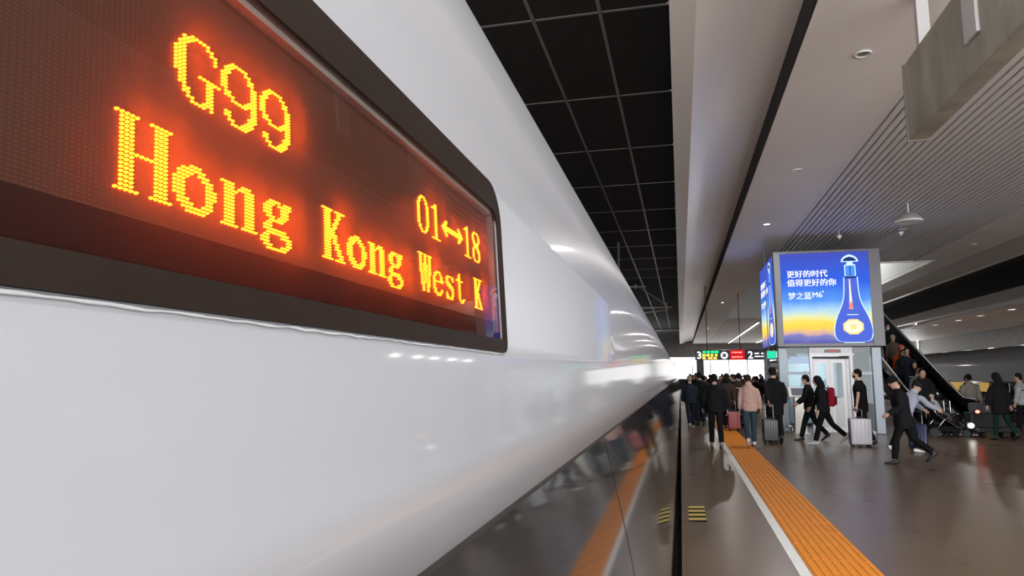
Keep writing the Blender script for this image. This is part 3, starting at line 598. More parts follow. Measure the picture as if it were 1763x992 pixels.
# low chrome guard rails by the lift
m_chrome = mat('chrome tube', (0.75, 0.76, 0.78), 0.12, 1.0)
for (x0, x1, yy, lb_) in ((1353, 1366, 741, 'low chrome guard rail at the left foot of the lift'), (1512, 1526, 738, 'low chrome guard rail at the right foot of the lift')):
    a_, b_ = on_z(x0, yy+6), on_z(x1, yy+6); b_.y = a_.y; g = empty('guard_rail', tuple((a_+b_)/2)); tag(g, lb_, 'rail'); hw = max(0.1, (b_.x-a_.x)/2)
    bm = bmesh.new(); tube(bm, [(-hw, 0, 0.22), (hw, 0, 0.22)], 0.028); obj('bar', bm, m_chrome, g, True)
    for s_ in (-hw+0.03, hw-0.03):
        bm = bmesh.new(); tube(bm, [(s_, 0, 0), (s_, 0, 0.22)], 0.022); obj('foot', bm, m_chrome, g, True)
# information kiosk
p = on_z(1379, 747); kx = empty('information_kiosk', (p.x, p.y, 0), math.radians(4)); tag(kx, 'silver information kiosk with tilted screen left of the lift door', 'kiosk')
m_silver = mat('silver kiosk metal', (0.55, 0.53, 0.48), 0.35, 0.7)
bm = bmesh.new(); prism(bm, [(-0.16, 0.0), (0.16, 0.0), (0.14, 1.05), (-0.14, 1.05)], 'y', -0.1, 0.1); obj('pillar', bm, m_silver, kx); obj('foot_plate', B(-0.22, 0.22, -0.18, 0.18, 0, 0.03, 0.008), m_silver, kx)
hd = obj('screen_head', B(-0.30, 0.30, -0.04, 0.04, -0.17, 0.17, 0.015), mat('white kiosk head', (0.72, 0.72, 0.74), 0.35), kx, loc=(0, -0.02, 1.18), rot=(-0.55, 0, 0)); obj('screen', B(-0.22, 0.22, -0.046, -0.039, -0.12, 0.12), mat('kiosk screen', (0.10, 0.11, 0.12), 0.1, emit=(0.3, 0.33, 0.4), es=0.15), hd)

# ------------------------------------------------------------------ direction sign across the platform
DY = 36.0
a_, b_ = on_y(1197, 620, DY), on_y(1352, 604, DY)
ds = empty('direction_sign', (a_.x, DY, a_.z)); tag(ds, 'long dark overhead sign with platform numbers 3 and 2 and LED text', 'sign')
SW, SH = b_.x-a_.x, on_y(1203, 603, DY).z-a_.z
m_sign = mat('dark navy sign', (0.012, 0.014, 0.035), 0.35)
obj('sign_board', B(0, SW, 0, 0.22, 0, SH, 0.02), m_sign, ds)
def sx_(px): return on_y(px, 611, DY).x-a_.x
R90 = Matrix.Rotation(math.pi/2, 4, 'X'); m_sw = glow('sign white', (0.9, 0.93, 1.0), 1.6)
for ch, px_ in (('3', 1199.5), ('2', 1287.5)):
    me = text_mesh(ch, SH*1.0, 0.004, 0.012); me.transform(Matrix.Translation((sx_(px_), -0.006, SH*0.14)) @ R90); link('numeral', me, m_sw, ds)
def bars(x0, x1, rows_, m, name, n):
    for zc, hh in rows_:
        w_ = (sx_(x1)-sx_(x0))/n; rnd = random.Random(int(zc*1000)+n)
        for k in range(n):
            x_ = sx_(x0)+k*w_; f_ = 0.6+0.35*rnd.random(); obj(name, B(x_, x_+w_*f_, -0.006, 0.001, SH*(zc-hh/2), SH*(zc+hh/2)), m, ds)
bars(1210, 1238, ((0.80, 0.26),), glow('sign green', (0.02, 0.80, 0.30), 1.3), 'led_word', 4)
bars(1209, 1238, ((0.48, 0.24),), glow('sign yellow', (0.95, 0.90, 0.10), 1.4), 'led_word', 4); bars(1209, 1238, ((0.18, 0.24),), glow('sign amber', (1.0, 0.62, 0.10), 1.4), 'led_word', 3)
bm = bmesh.new(); lathe(bm, [(SH*0.36, -0.004), (SH*0.36, 0.004)], 20); me = fin(bm, 'emblem'); me.transform(Matrix.Translation((sx_(1247), -0.004, SH*0.45)) @ R90); link('emblem', me, m_sw, ds)
bm = bmesh.new(); lathe(bm, [(SH*0.2, -0.004), (SH*0.2, 0.004)], 16); me = fin(bm, 'emblem_mark'); me.transform(Matrix.Translation((sx_(1247), -0.009, SH*0.45)) @ R90); link('emblem_mark', me, mat('emblem grey', (0.35, 0.38, 0.45), 0.5), ds)
obj('led_panel', B(sx_(1257), sx_(1282), -0.005, 0.001, SH*0.02, SH*0.98), glow('sign red field', (0.75, 0.01, 0.015), 1.0), ds)
bars(1260, 1279, ((0.74, 0.14), (0.28, 0.16)), glow('sign bright red', (1.0, 0.30, 0.25), 1.8), 'led_word', 5)
bars(1299, 1322, ((0.62, 0.14), (0.32, 0.12)), m_sw, 'led_word', 2)
for px_ in (1218, 1275, 1330):
    bm = bmesh.new(); tube(bm, [(sx_(px_), 0.11, SH), (sx_(px_), 0.11, 10.45-a_.z if px_ > 1270 else ZC+0.5-a_.z)], 0.02); obj('suspension_rod', bm, mat('dark red rod', (0.12, 0.03, 0.03), 0.5), ds)
# stone clad pillar under the sign and yellow round notice by the bright end
p = on_y(1206, 640, 58.0); pl = struct(obj('wall_pillar', B(p.x-0.28, p.x+0.28, 58, 58.6, 0, 3.7), mat('grey pillar cladding', (0.22, 0.22, 0.24), 0.4)))

# ------------------------------------------------------------------ escalator
EX0, EX1, EYB = 6.92, 8.36, 23.6; TANE = 0.424
esc = empty('escalator', ((EX0+EX1)/2, EYB, 0)); tag(esc, 'dark escalator packed with travellers rising behind the lift', 'escalator'); EC = (EX0+EX1)/2
m_esc = mat('dark escalator cladding', (0.035, 0.035, 0.036), 0.35, 0.2); m_hand = mat('black handrail rubber', (0.01, 0.01, 0.01), 0.3); m_eglass = glass('balustrade glass', (0.35, 0.38, 0.38))
LEN = 12.6
for s_, nm in ((-1, 'balustrade'), (1, 'balustrade')):
    xx = s_*0.68
    bm = bmesh.new(); prism(bm, [(-1.2, 0.0), (LEN, 0.0+LEN*TANE), (LEN, LEN*TANE+0.32), (0.0, 0.32), (-1.2, 0.25)], 'x', xx-0.06, xx+0.06); obj('skirt', bm, m_esc, esc)
    bm = bmesh.new(); prism(bm, [(-1.0, 0.25), (0, 0.32), (LEN, LEN*TANE+0.32), (LEN, LEN*TANE+0.92), (0.1, 0.95), (-0.9, 0.90)], 'x', xx-0.008, xx+0.008); obj('balustrade_glass', bm, m_eglass, esc)
    bm = bmesh.new(); loft(bm, [(xx, -0.95, 0.28), (xx, -1.12, 0.42), (xx, -1.18, 0.62), (xx, -1.10, 0.84), (xx, -0.85, 0.95), (xx, 0.0, 0.98), (xx, 1.0, 0.98+0.9*TANE), (xx, LEN, 0.96+LEN*TANE)], [(0.045, 0.05)]*8, 8); obj('handrail', bm, m_hand, esc, True)
for k in range(40):
    y_ = k*0.335
    obj('step', B(-0.61, 0.61, y_, y_+0.35, y_*TANE-0.12+0.142, y_*TANE+0.142), m_esc, esc)
obj('landing_plate', B(-0.61, 0.61, -1.4, 0.0, 0.0, 0.012), mat('ribbed steel', (0.35, 0.35, 0.36), 0.35, 0.8), esc)
bm = bmesh.new(); prism(bm, [(0.3, -0.02), (LEN, LEN*TANE-0.45), (LEN, LEN*TANE-0.05), (0.3, 0.1)], 'x', -0.7, 0.7); obj('truss', bm, m_esc, esc)
# ------------------------------------------------------------------ people
PENDING = []
def later(o, voxel, smooth=6):
    m = o.modifiers.new('r', 'REMESH'); m.mode = 'VOXEL'; m.voxel_size = voxel; m.use_smooth_shade = True
    s_ = o.modifiers.new('s', 'SMOOTH'); s_.iterations = smooth; s_.factor = 0.5; PENDING.append(o)
SKIN = [(0.55, 0.33, 0.24), (0.48, 0.28, 0.20), (0.62, 0.40, 0.30)]
def cloth(col, name=None):
    return mat('cloth %.3f %.3f %.3f' % col, col, 0.9, noise=0.12, nscale=12, spec=0.08)
def rotx(v, a, o):                                                  # rotate about the x axis through o; positive a tips forward (+y)
    c, s_ = math.cos(a), math.sin(a); d = Vector(v)-Vector(o); return Vector((d.x, d.y*c + d.z*s_, -d.y*s_ + d.z*c)) + Vector(o)
def person(label, loc, face, h=1.7, top=(0.02, 0.02, 0.022), legs=(0.015, 0.015, 0.017), shoe=(0.02, 0.02, 0.02), hair=(0.012, 0.010, 0.009),
           la=(8, 6), ra=(-8, -6), ll=(12, 8), rl=(-14, 20), lean=2.0, bow=5.0, turn=0.0, hem=0.82, bulk=1.0, sleeve=1.0, mask=None, long_hair=False,
           hood=None, hat=None, group=None, lod=0, skin=0, collar=None, stripe=None, aout=(7, 7), skirt=False):
    """local +y is the way the person faces; la/ra = (upper arm swing forward, elbow bend), ll/rl = (thigh swing forward, knee bend), degrees"""
    s = h/1.70; D = math.radians; vox = 0.022 if lod else 0.0125
    root = empty('person', loc, D(face)); tag(root, label, 'person', group)
    pel = Vector((0, 0, 0.92)); hipz = 0.90
    def sp(z, y=0.0, x=0.0): return rotx((x, y, z), D(lean), pel) if z > 0.92 else Vector((x, y, z))
    joints = {}
    for sd, (a, k) in ((-1, ll), (1, rl)):
        hip = Vector((0.088*sd, 0, hipz)); a = D(a); k = D(k)
        kn = hip + Vector((0.004*sd, math.sin(a), -math.cos(a)))*0.425; b = a-k
        an = kn + Vector((0, math.sin(b), -math.cos(b)))*0.40; joints['l', sd] = (hip, kn, an, b)
    fl = min(j[2].z for q, j in joints.items()) - 0.085             # lowest ankle carries the figure
    sh_z = 1.395
    for sd, (a, e), ao in ((-1, la, aout[0]), (1, ra, aout[1])):
        shd = sp(sh_z, 0, (0.166+0.016*(bulk-1))*sd); a = D(a+lean*0.6); e = D(e); o_ = D(ao)
        d1 = Vector((math.sin(o_)*sd, math.sin(a)*math.cos(o_), -math.cos(a)*math.cos(o_))); el = shd + d1*0.285
        d2 = Vector((math.sin(o_*0.4)*sd, math.sin(a+e), -math.cos(a+e))).normalized(); wr = el + d2*0.245; joints['a', sd] = (shd, el, wr, d2)
    def Z(bm): bmesh.ops.translate(bm, verts=bm.verts, vec=(0, 0, -fl)); bmesh.ops.scale(bm, verts=bm.verts, vec=(s, s, s)); return bm
    # body: torso, neck, head, limbs fused into one surface
    bm = bmesh.new()
    ring = [(0.84, 0.11, 0.09), (0.92, 0.155, 0.108), (1.02, 0.142, 0.10), (1.12, 0.138, 0.10), (1.25, 0.152, 0.108), (1.33, 0.145, 0.095), (1.39, 0.098, 0.066), (1.44, 0.058, 0.058), (1.53, 0.052, 0.054)]
    loft(bm, [sp(z) for z, a, b in ring], [(a, b) for z, a, b in ring], 14)
    nb = sp(1.50); hc = nb + rotx((0, 0.022, 0.095), D(lean*0.6+bow), (0, 0, 0)); Rh = Matrix.Rotation(D(turn), 3, 'Z') @ Matrix.Rotation(-D(lean*0.6+bow), 3, 'X')
    def hp(x, y, z): return hc + Rh @ Vector((x, y, z))
    ell(bm, hc + Rh @ Vector((0, -0.004, 0.020)), (0.077, 0.095, 0.100), 14, 10, Rh); ell(bm, hp(0, 0.022, -0.045), (0.055, 0.062, 0.068), 12, 8, Rh)
    if not lod:
        loft(bm, [hp(0, 0.086, 0.022), hp(0, 0.100, -0.008), hp(0, 0.088, -0.016)], [(0.009, 0.010), (0.014, 0.014), (0.012, 0.010)], 6)
        for sd in (-1, 1): ell(bm, hp(0.074*sd, -0.008, -0.002), (0.012, 0.018, 0.030), 8, 6, Rh)
        ell(bm, hp(0, 0.076, -0.050), (0.022, 0.012, 0.010), 8, 6, Rh); ell(bm, hp(0, 0.066, -0.092), (0.022, 0.02, 0.018), 8, 6, Rh)
    for sd in (-1, 1):
        hip, kn, an, b = joints['l', sd]; loft(bm, [hip, (hip+kn)/2, kn, kn*0.65+an*0.35, an], [0.078, 0.066, 0.05, 0.052, 0.036], 10)
        shd, el, wr, d2 = joints['a', sd]; loft(bm, [sp(1.345, 0, 0.09*sd), shd-Vector((0.008*sd, 0, 0.062)), (shd+el)/2, el, el*0.7+wr*0.3, wr], [0.042, 0.042, 0.040, 0.035, 0.036, 0.024], 8)
        side = Vector((0, 1, 0)) if abs(d2.y) < 0.8 else Vector((0, 0, 1))
        loft(bm, [wr, wr+d2*0.045, wr+d2*0.088], [(0.019, 0.022), (0.018, 0.036), (0.016, 0.036)], 8, ref=(sd, 0, 0))
    Z(bm); sk = mat('skin %d' % skin, SKIN[skin], 0.55, noise=0.05, nscale=20)
    body = obj('body', bm, sk, root, True); later(body, vox*s, 3); body['_f'] = 1
    if not lod:                                                     # fingers rooted in the palms
        fb_ = bmesh.new()
        for sd in (-1, 1):
            shd, el, wr, d2 = joints['a', sd]; fwd = d2.cross(Vector((sd, 0, 0))).normalized(); fwd = fwd if fwd.y*math.cos(0)+fwd.z*0.2 > 0 else -fwd; inn_ = Vector((-sd, 0, 0))
            for k, ln in enumerate((0.066, 0.076, 0.071, 0.056)):
                p0 = wr + d2*0.080 + fwd*(0.027-0.018*k); p1 = p0 + d2*ln*0.5 + inn_*0.008; p2 = p1 + d2*ln*0.28 + inn_*0.022; p3 = p2 + d2*ln*0.05 + inn_*0.022
                loft(fb_, [p0, p1, p2, p3], [0.0095, 0.0088, 0.008, 0.0065], 6)
            p0 = wr + d2*0.03 + fwd*0.022; loft(fb_, [p0, p0+d2*0.028+fwd*0.022+inn_*0.006, p0+d2*0.055+fwd*0.028+inn_*0.014], [0.012, 0.011, 0.008], 6)
        Z(fb_); body['_fing'] = 1; FING[body.name] = fin(fb_, 'fingers', True)
        for sd in (-1, 1):
            eb = bmesh.new(); ell(eb, hp(0.030*sd, 0.082, 0.014), (0.013, 0.008, 0.006), 8, 6, Rh); obj('eye', Z(eb), mat('dark eye', (0.03, 0.02, 0.02), 0.3), root, True)
            eb = bmesh.new(); loft(eb, [hp(0.014*sd, 0.088, 0.034), hp(0.032*sd, 0.086, 0.039), hp(0.048*sd, 0.074, 0.034)], [(0.004, 0.004)]*3, 5); obj('eyebrow', Z(eb), cloth(hair), root, True)
        eb = bmesh.new(); loft(eb, [hp(-0.022, 0.080, -0.050), hp(0, 0.090, -0.048), hp(0.022, 0.080, -0.050)], [(0.004, 0.004), (0.006, 0.006), (0.004, 0.004)], 5); obj('mouth', Z(eb), mat('lip', (0.40, 0.16, 0.13), 0.5), root, True)
    # hair
    hb = bmesh.new(); ell(hb, hp(0, -0.020, 0.040), (0.087, 0.096, 0.095), 14, 10, Rh); ell(hb, hp(0, -0.045, -0.012), (0.078, 0.065, 0.074), 12, 8, Rh)
    if long_hair: loft(hb, [hp(0, -0.05, 0.02), hp(0, -0.085, -0.06), hp(0, -0.085, -0.16), hp(0, -0.075, -0.26)], [(0.08, 0.06), (0.088, 0.055), (0.09, 0.045), (0.07, 0.03)], 10)
    Z(hb)
    if hat is None or long_hair: o = obj('hair', hb, cloth(hair), root, True); later(o, vox*s, 2)
    else: hb.free()
    if hat is not None:
        hb = bmesh.new(); ell(hb, hp(0, -0.012, 0.046), (0.090, 0.104, 0.090), 14, 10, Rh); loft(hb, [hp(0, 0.05, 0.062), hp(0, 0.13, 0.050)], [(0.075, 0.012), (0.05, 0.008)], 10); o = obj('hat', Z(hb), cloth(hat), root, True); later(o, vox*s, 2)
    if hood is not None:
        hb = bmesh.new(); ell(hb, hp(0, -0.030, 0.022), (0.105, 0.105, 0.125), 14, 10, Rh); loft(hb, [hp(0, -0.05, -0.04), sp(1.43, -0.05)], [(0.105, 0.10), (0.12, 0.09)], 10); o = obj('hood', Z(hb), cloth(hood), root, True); later(o, vox*s, 3)
    if mask is not None:
        hb = bmesh.new(); ell(hb, hp(0, 0.050, -0.040), (0.058, 0.052, 0.046), 12, 8, Rh); obj('face_mask', Z(hb), mat('mask %.2f' % mask[0], mask, 0.8), root, True)
    # jacket or shirt
    jb = bmesh.new(); g = 0.030*bulk
    ring = [(hem, 0.150+g, 0.112+g), (0.92, 0.155+g, 0.112+g), (1.02, 0.148+g, 0.105+g), (1.12, 0.145+g, 0.105+g), (1.25, 0.155+g, 0.113+g), (1.34, 0.158+g*0.8, 0.098+g), (1.405, 0.120+g*0.4, 0.074+g*0.6), (1.462, 0.068+g*0.3, 0.066+g*0.3)]
    if hem > 0.92: ring = [r for r in ring if r[0] >= hem]
    loft(jb, [sp(z) for z, a, b in ring], [(a, b) for z, a, b in ring], 16, cap=0.1)
    for sd in (-1, 1):
        shd, el, wr, d2 = joints['a', sd]; g2 = 0.02*bulk
        pts = [sp(1.36, 0, 0.05*sd), sp(1.368, 0, 0.115*sd), shd+Vector((0.004*sd, 0, -0.066)), (shd+el)/2, el]; rd = [0.045, 0.052, 0.052+0.6*g2, 0.046+g2, 0.042+g2]
        if sleeve >= 1: pts += [(el+wr)/2, wr-d2*0.005]; rd += [0.038+g2, 0.032+g2*0.8]
        else: pts = pts[:4] + [shd*0.25+el*0.75]; rd[4] = 0.050+g2
        loft(jb, pts, rd, 10, cap=0.15)
    o = obj('jacket' if sleeve >= 1 else 'shirt', Z(jb), cloth(top), root, True); later(o, vox*s, 9)
    if collar is not None:
        cb = bmesh.new(); loft(cb, [sp(1.435), sp(1.50, 0.004)], [(0.085, 0.085), (0.074, 0.074)], 12, cap=0.0); obj('collar', Z(cb), cloth(collar), root, True)
    if stripe is not None:
        cb = bmesh.new(); loft(cb, [sp(1.22), sp(1.245)], [(0.155+g+0.004, 0.113+g+0.004)]*2, 20, cap=0.0); obj('chest_stripe', Z(cb), cloth(stripe), root, True)
    # trousers
    tb = bmesh.new(); loft(tb, [(0, 0, 0.82), (0, 0, 0.90), (0, 0, 1.0)], [(0.13, 0.11), (0.168, 0.122), (0.155, 0.115)], 14, cap=0.2)
    for sd in (-1, 1):
        hip, kn, an, b = joints['l', sd]; loft(tb, [hip+Vector((0, 0, 0.03)), (hip+kn)/2, kn, (kn+an)/2, an+(kn-an)*0.04], [0.092, 0.086, 0.070, 0.066, 0.060], 10, cap=0.1)
    o = obj('trousers', Z(tb), cloth(legs), root, True); later(o, vox*s, 3)
    for sd in (-1, 1):
        hip, kn, an, b = joints['l', sd]; sb = bmesh.new(); ft = max(-0.9, min(0.6, b*0.8)) if an.z-0.085 > fl+0.02 else 0.0
        def fp(y, z): return an + Vector((0, y*math.cos(ft)-z*math.sin(ft)*-1*0, z*1.0)) + Vector((0, 0, y*math.sin(ft)))
        loft(sb, [fp(-0.065, -0.045), fp(-0.03, -0.030), fp(0.04, -0.045), fp(0.11, -0.058), fp(0.175, -0.066)], [(0.032, 0.035), (0.042, 0.052), (0.044, 0.038), (0.046, 0.026), (0.034, 0.018)], 10)
        obj('shoe', Z(sb), mat('shoe %.2f %.2f %.2f' % shoe, shoe, 0.5), root, True)
    root['_h'] = 1
    M_ = Matrix.Translation(Vector(loc)) @ Matrix.Rotation(D(face), 4, 'Z')
    hands = [M_ @ ((joints['a', sd][2] + joints['a', sd][3]*0.09 - Vector((0, 0, fl)))*s) for sd in (-1, 1)]
    del root['_h']; del body['_f']
    return root, hands
FING = {}
def finish_people():
    dg = bpy.context.evaluated_depsgraph_get(); done = []
    for o in PENDING: done.append((o, bpy.data.meshes.new_from_object(o.evaluated_get(dg))))
    for o, me in done:
        old = o.data; o.modifiers.clear()
        if o.name in FING:
            bm = bmesh.new(); bm.from_mesh(me); bm.from_mesh(FING[o.name]); bm.to_mesh(me); bm.free()
            for p in me.polygons: p.use_smooth = True
        o.data = me
        if not me.materials: me.materials.append(old.materials[0])
        if '_fing' in o: del o['_fing']
def at(px, py): p = on_z(px, py); return (p.x, p.y, 0)

BLK = (0.012, 0.012, 0.014); NAVY = (0.018, 0.022, 0.034); CHAR = (0.035, 0.033, 0.033); BRN = (0.045, 0.032, 0.026)
# ---- suitcases
def suitcase(label, loc, rz, w, d, hgt, col, handle, tilt=0.0, trim=(0.03, 0.03, 0.03), rough=0.35):
    t = empty('suitcase', loc, math.radians(rz)); t.rotation_euler = (math.radians(tilt), 0, math.radians(rz)); tag(t, label, 'suitcase')
    mc = mat('case %.2f %.2f %.2f' % col, col, rough, coat=0.2); mt = mat('case trim', trim, 0.5)
    sh_ = obj('shell', B(-w/2, w/2, -d/2, d/2, 0.06, hgt, 0.035, 3), mc, t, True)
    fr = bmesh.new(); bbox(fr, -w/2-0.008, w/2+0.008, -0.018, 0.018, 0.052, hgt+0.008, 0.03, 3); obj('zip_band', fr, mt, t)
    for k in range(5):
        x = -w/2+0.06+k*(w-0.12)/4
        for sd in (-1, 1): obj('shell_rib', B(x-0.012, x+0.012, sd*d/2-0.006, sd*d/2+0.006, 0.10, hgt-0.05, 0.004, 1), mc, sh_)
    for sx2 in (-1, 1):
        for sy2 in (-1, 1):
            wb = bmesh.new(); c0 = Vector((sx2*(w/2-0.05), sy2*(d/2-0.04), 0.03)); loft(wb, [c0+Vector((-0.014, 0, 0)), c0+Vector((0.014, 0, 0))], [0.03, 0.03], 12, ref=(0, 1, 0), cap=0.1); obj('wheel', wb, m_black, t)
            obj('wheel_fork', B(c0.x-0.018, c0.x+0.018, c0.y-0.012, c0.y+0.012, 0.04, 0.075), mt, t)
    hb = bmesh.new(); hw = min(0.09, w*0.28)
    if handle > hgt+0.02:
        for sd in (-1, 1): tube(hb, [(hw*sd, d/2-0.04, hgt-0.03), (hw*sd, d/2-0.04, handle-0.02)], 0.009)
        obj('telescopic_handle', hb, m_chrome, t); hb = bmesh.new(); bbox(hb, -hw-0.015, hw+0.015, d/2-0.056, d/2-0.024, handle-0.03, handle, 0.01); obj('grip', hb, mt, t)
    else: hb.free()
    hb = bmesh.new(); tube(hb, [(-0.09, 0, hgt), (-0.075, 0, hgt+0.03), (0.075, 0, hgt+0.03), (0.09, 0, hgt)], 0.011); obj('carry_handle', hb, mt, t)
    return t

# group walking away along the tactile strip
person('person in black padded jacket walking away left of the orange strip', at(1234, 770), 2, 1.70, BLK, (0.010, 0.010, 0.012), (0.25, 0.24, 0.23), ll=(14, 4), rl=(-12, 14), bulk=1.9, bow=14, la=(5, 25), ra=(-4, 12), aout=(14, 14))
pk, hk = person('person in pink knitted jumper and jeans walking away on the strip', at(1293, 768), 0, 1.70, (0.52, 0.34, 0.29), (0.035, 0.06, 0.085), (0.72, 0.70, 0.66), hair=(0.03, 0.02, 0.016), ll=(-16, 26), rl=(12, 4), bow=32, lean=4, la=(-4, 8), ra=(-10, 6), aout=(8, 12), collar=(0.6, 0.42, 0.36))
tm, ht = person('tall person in long black coat beside the one in pink', at(1336, 762), 0, 1.86, BLK, BLK, hem=0.62, bulk=1.7, ra=(6, 14), la=(-34, 0), aout=(-3, 10))
suitcase('black upright suitcase behind the tall person in black', (ht[0].x, ht[0].y-0.08, 0), 0, 0.36, 0.24, 0.60, (0.016, 0.016, 0.017), ht[0].z+0.015)
p = at(1264, 742); suitcase('small pinkish red suitcase on the orange strip', (p[0], p[1], 0), 8, 0.36, 0.24, 0.58, (0.42, 0.10, 0.11), 0.92)
person('person in dark brown coat pulling the pinkish red suitcase', (p[0]-0.12, p[1]+0.75, 0), -6, 1.72, BRN, BLK, bulk=1.4, hem=0.7, ra=(-24, 4), long_hair=True)
person('person in navy jacket walking nearest the platform edge', at(1190, 738), 8, 1.66, NAVY, NAVY, (0.5, 0.5, 0.5), hair=(0.25, 0.2, 0.18), bulk=1.6, ll=(-16, 22), rl=(14, 5), ra=(8, 30))
person('person in dark jacket with white shoulder bag behind the pink jumper', at(1275, 735), -10, 1.74, BRN, BLK, bulk=1.3, hat=None, stripe=(0.6, 0.58, 0.55))
# group at the lift
e1, he = person('masked person in black walking left beside the kiosk', at(1397, 759), 86, 1.70, BLK, BLK, ll=(20, 6), rl=(-18, 24), bow=16, mask=(0.75, 0.75, 0.78), la=(14, 40), ra=(18, 30), turn=-8)
e2, he2 = person('hooded person in black with a red backpack striding left', at(1421, 766), 80, 1.66, BLK, (0.008, 0.008, 0.009), (0.55, 0.54, 0.52), ll=(16, 2), rl=(-26, 22), bow=16, hood=BLK, bulk=1.5, lean=6, la=(-6, 20), ra=(14, 20))
def backpack(label, rootp, face, col, z=1.20, s=1.0):
    f = math.radians(face); bp = empty('backpack', (rootp[0]+0.185*math.sin(f), rootp[1]-0.185*math.cos(f), z-0.22), f); tag(bp, label, 'backpack')
    m_ = cloth(col); bm = bmesh.new(); bbox(bm, -0.15, 0.15, -0.09, 0.08, 0, 0.46, 0.06, 3); obj('pack', bm, m_, bp, True)
    bm = bmesh.new(); bbox(bm, -0.11, 0.11, -0.13, -0.085, 0.04, 0.24, 0.025, 2); obj('front_pocket', bm, m_, bp, True)
    for sd in (-1, 1):
        bm = bmesh.new(); tube(bm, [(0.09*sd, 0.07, 0.44), (0.10*sd, 0.13, 0.46), (0.11*sd, 0.16, 0.40)], 0.016); obj('shoulder_strap', bm, mat('strap black', (0.02, 0.02, 0.02), 0.7), bp)
    bm = bmesh.new(); tube(bm, [(-0.04, 0.05, 0.45), (0, 0.05, 0.50), (0.04, 0.05, 0.45)], 0.01); obj('grab_loop', bm, mat('strap black', (0.02, 0.02, 0.02), 0.7), bp)
q = at(1421, 766); backpack('dark red backpack on the hooded person beside the lift', q, 80, (0.22, 0.012, 0.025), 1.14)
e3, h3 = person('masked man in black short-sleeved shirt holding the silver suitcase', at(1487, 767), 70, 1.80, (0.010, 0.010, 0.011), BLK, ll=(-10, 12), rl=(8, 4), sleeve=0.6, hem=0.74, mask=(0.03, 0.03, 0.035), la=(-2, 10), ra=(-2, 26), aout=(22, 7), bow=4, turn=10, skin=2, bulk=1.2)
suitcase('silver hard-shell suitcase standing upright before the lift', (h3[0].x+0.03, h3[0].y-0.10, 0), 2, 0.46, 0.27, 0.66, (0.62, 0.60, 0.66), h3[0].z+0.015)
# foreground walkers right of the lift
person('man in black cap and coat striding left, nearest of the crowd', at(1560, 800), 78, 1.67, BLK, (0.008, 0.008, 0.009), BLK, ll=(20, 14), rl=(-22, 30), hat=(0.010, 0.010, 0.010), bow=24, lean=6, bulk=1.7, hem=0.70, la=(-8, 62), ra=(-8, 16), turn=14, skin=1)
person('bending person in pale grey-blue hooded top pushing the stroller', at(1562, 779), -72, 1.62, (0.36, 0.38, 0.47), BLK, (0.75, 0.74, 0.72), ll=(-16, 14), rl=(20, 16), hat=(0.018, 0.016, 0.016), lean=30, bow=18, bulk=1.5, la=(18, 22), ra=(22, 22), collar=(0.5, 0.52, 0.6))
p = on_z(1582, 777); suitcase('dark blue suitcase tilted behind the walker in black', (p.x, p.y, 0.02), -20, 0.36, 0.24, 0.58, (0.014, 0.018, 0.075), 0.9, tilt=-14)
m4 = on_z(1613, 752); person('stocky man in black jumper facing the camera behind the stroller', (m4.x, m4.y+0.8, 0), 176, 1.83, BLK, BLK, hair=(0.015, 0.012, 0.010), bulk=1.9, skin=0, la=(4, 10), ra=(4, 12), collar=(0.10, 0.05, 0.04), bow=-2)
p = on_z(1650, 752); suitcase('black suitcase with shining handle beside the stroller', (p.x, p.y+0.5, 0), 16, 0.38, 0.26, 0.60, (0.014, 0.014, 0.016), 0.98)
# stroller with a child
p = on_z(1626, 752); st_ = empty('stroller', (p.x, p.y, 0), math.radians(-78)); tag(st_, 'black baby stroller with chrome frame facing right', 'stroller')
m_str = cloth((0.012, 0.013, 0.013))
for sd in (-1, 1):
    x = 0.24*sd
    bm = bmesh.new(); tube(bm, [(x, -0.52, 0.98), (x, -0.30, 0.62), (x, 0.20, 0.30), (x, 0.46, 0.14)], 0.013); obj('frame_tube', bm, m_chrome, st_, True)
    bm = bmesh.new(); tube(bm, [(x, -0.40, 0.12), (x, -0.10, 0.48), (x, 0.25, 0.62)], 0.013); obj('frame_tube', bm, m_chrome, st_, True)
    for y_, r_ in ((-0.40, 0.13), (0.46, 0.10)):
        bm = bmesh.new(); lathe(bm, [(r_*0.55, -0.02), (r_, -0.022), (r_, 0.022), (r_*0.55, 0.02)], 18); me = fin(bm, 'wheel'); me.transform(Matrix.Translation((x, y_, r_)) @ Matrix.Rotation(math.pi/2, 4, 'Y')); link('wheel', me, mat('dark green tyre', (0.02, 0.035, 0.03), 0.6), st_)
bm = bmesh.new(); tube(bm, [(-0.24, -0.52, 0.98), (-0.2, -0.56, 1.0), (0.2, -0.56, 1.0), (0.24, -0.52, 0.98)], 0.016); obj('push_handle', bm, m_black, st_, True)
bm = bmesh.new(); tube(bm, [(-0.24, 0.25, 0.62), (-0.2, 0.33, 0.64), (0.2, 0.33, 0.64), (0.24, 0.25, 0.62)], 0.014); obj('bumper_bar', bm, m_chrome, st_, True)
bm = bmesh.new(); loft(bm, [(0, -0.36, 0.92), (0, -0.20, 0.55), (0, -0.12, 0.44), (0, 0.12, 0.42), (0, 0.22, 0.28)], [(0.21, 0.03)]*5, 10); obj('seat', bm, m_str, st_, True)
bm = bmesh.new(); prism(bm, [(-0.34, 0.16), (0.30, 0.16), (0.26, 0.28), (-0.36, 0.30)], 'x', -0.2, 0.2); obj('basket', bm, m_str, st_)
cst = Vector(st_.location) + Matrix.Rotation(math.radians(-78), 3, 'Z') @ Vector((0, -0.10, 0))
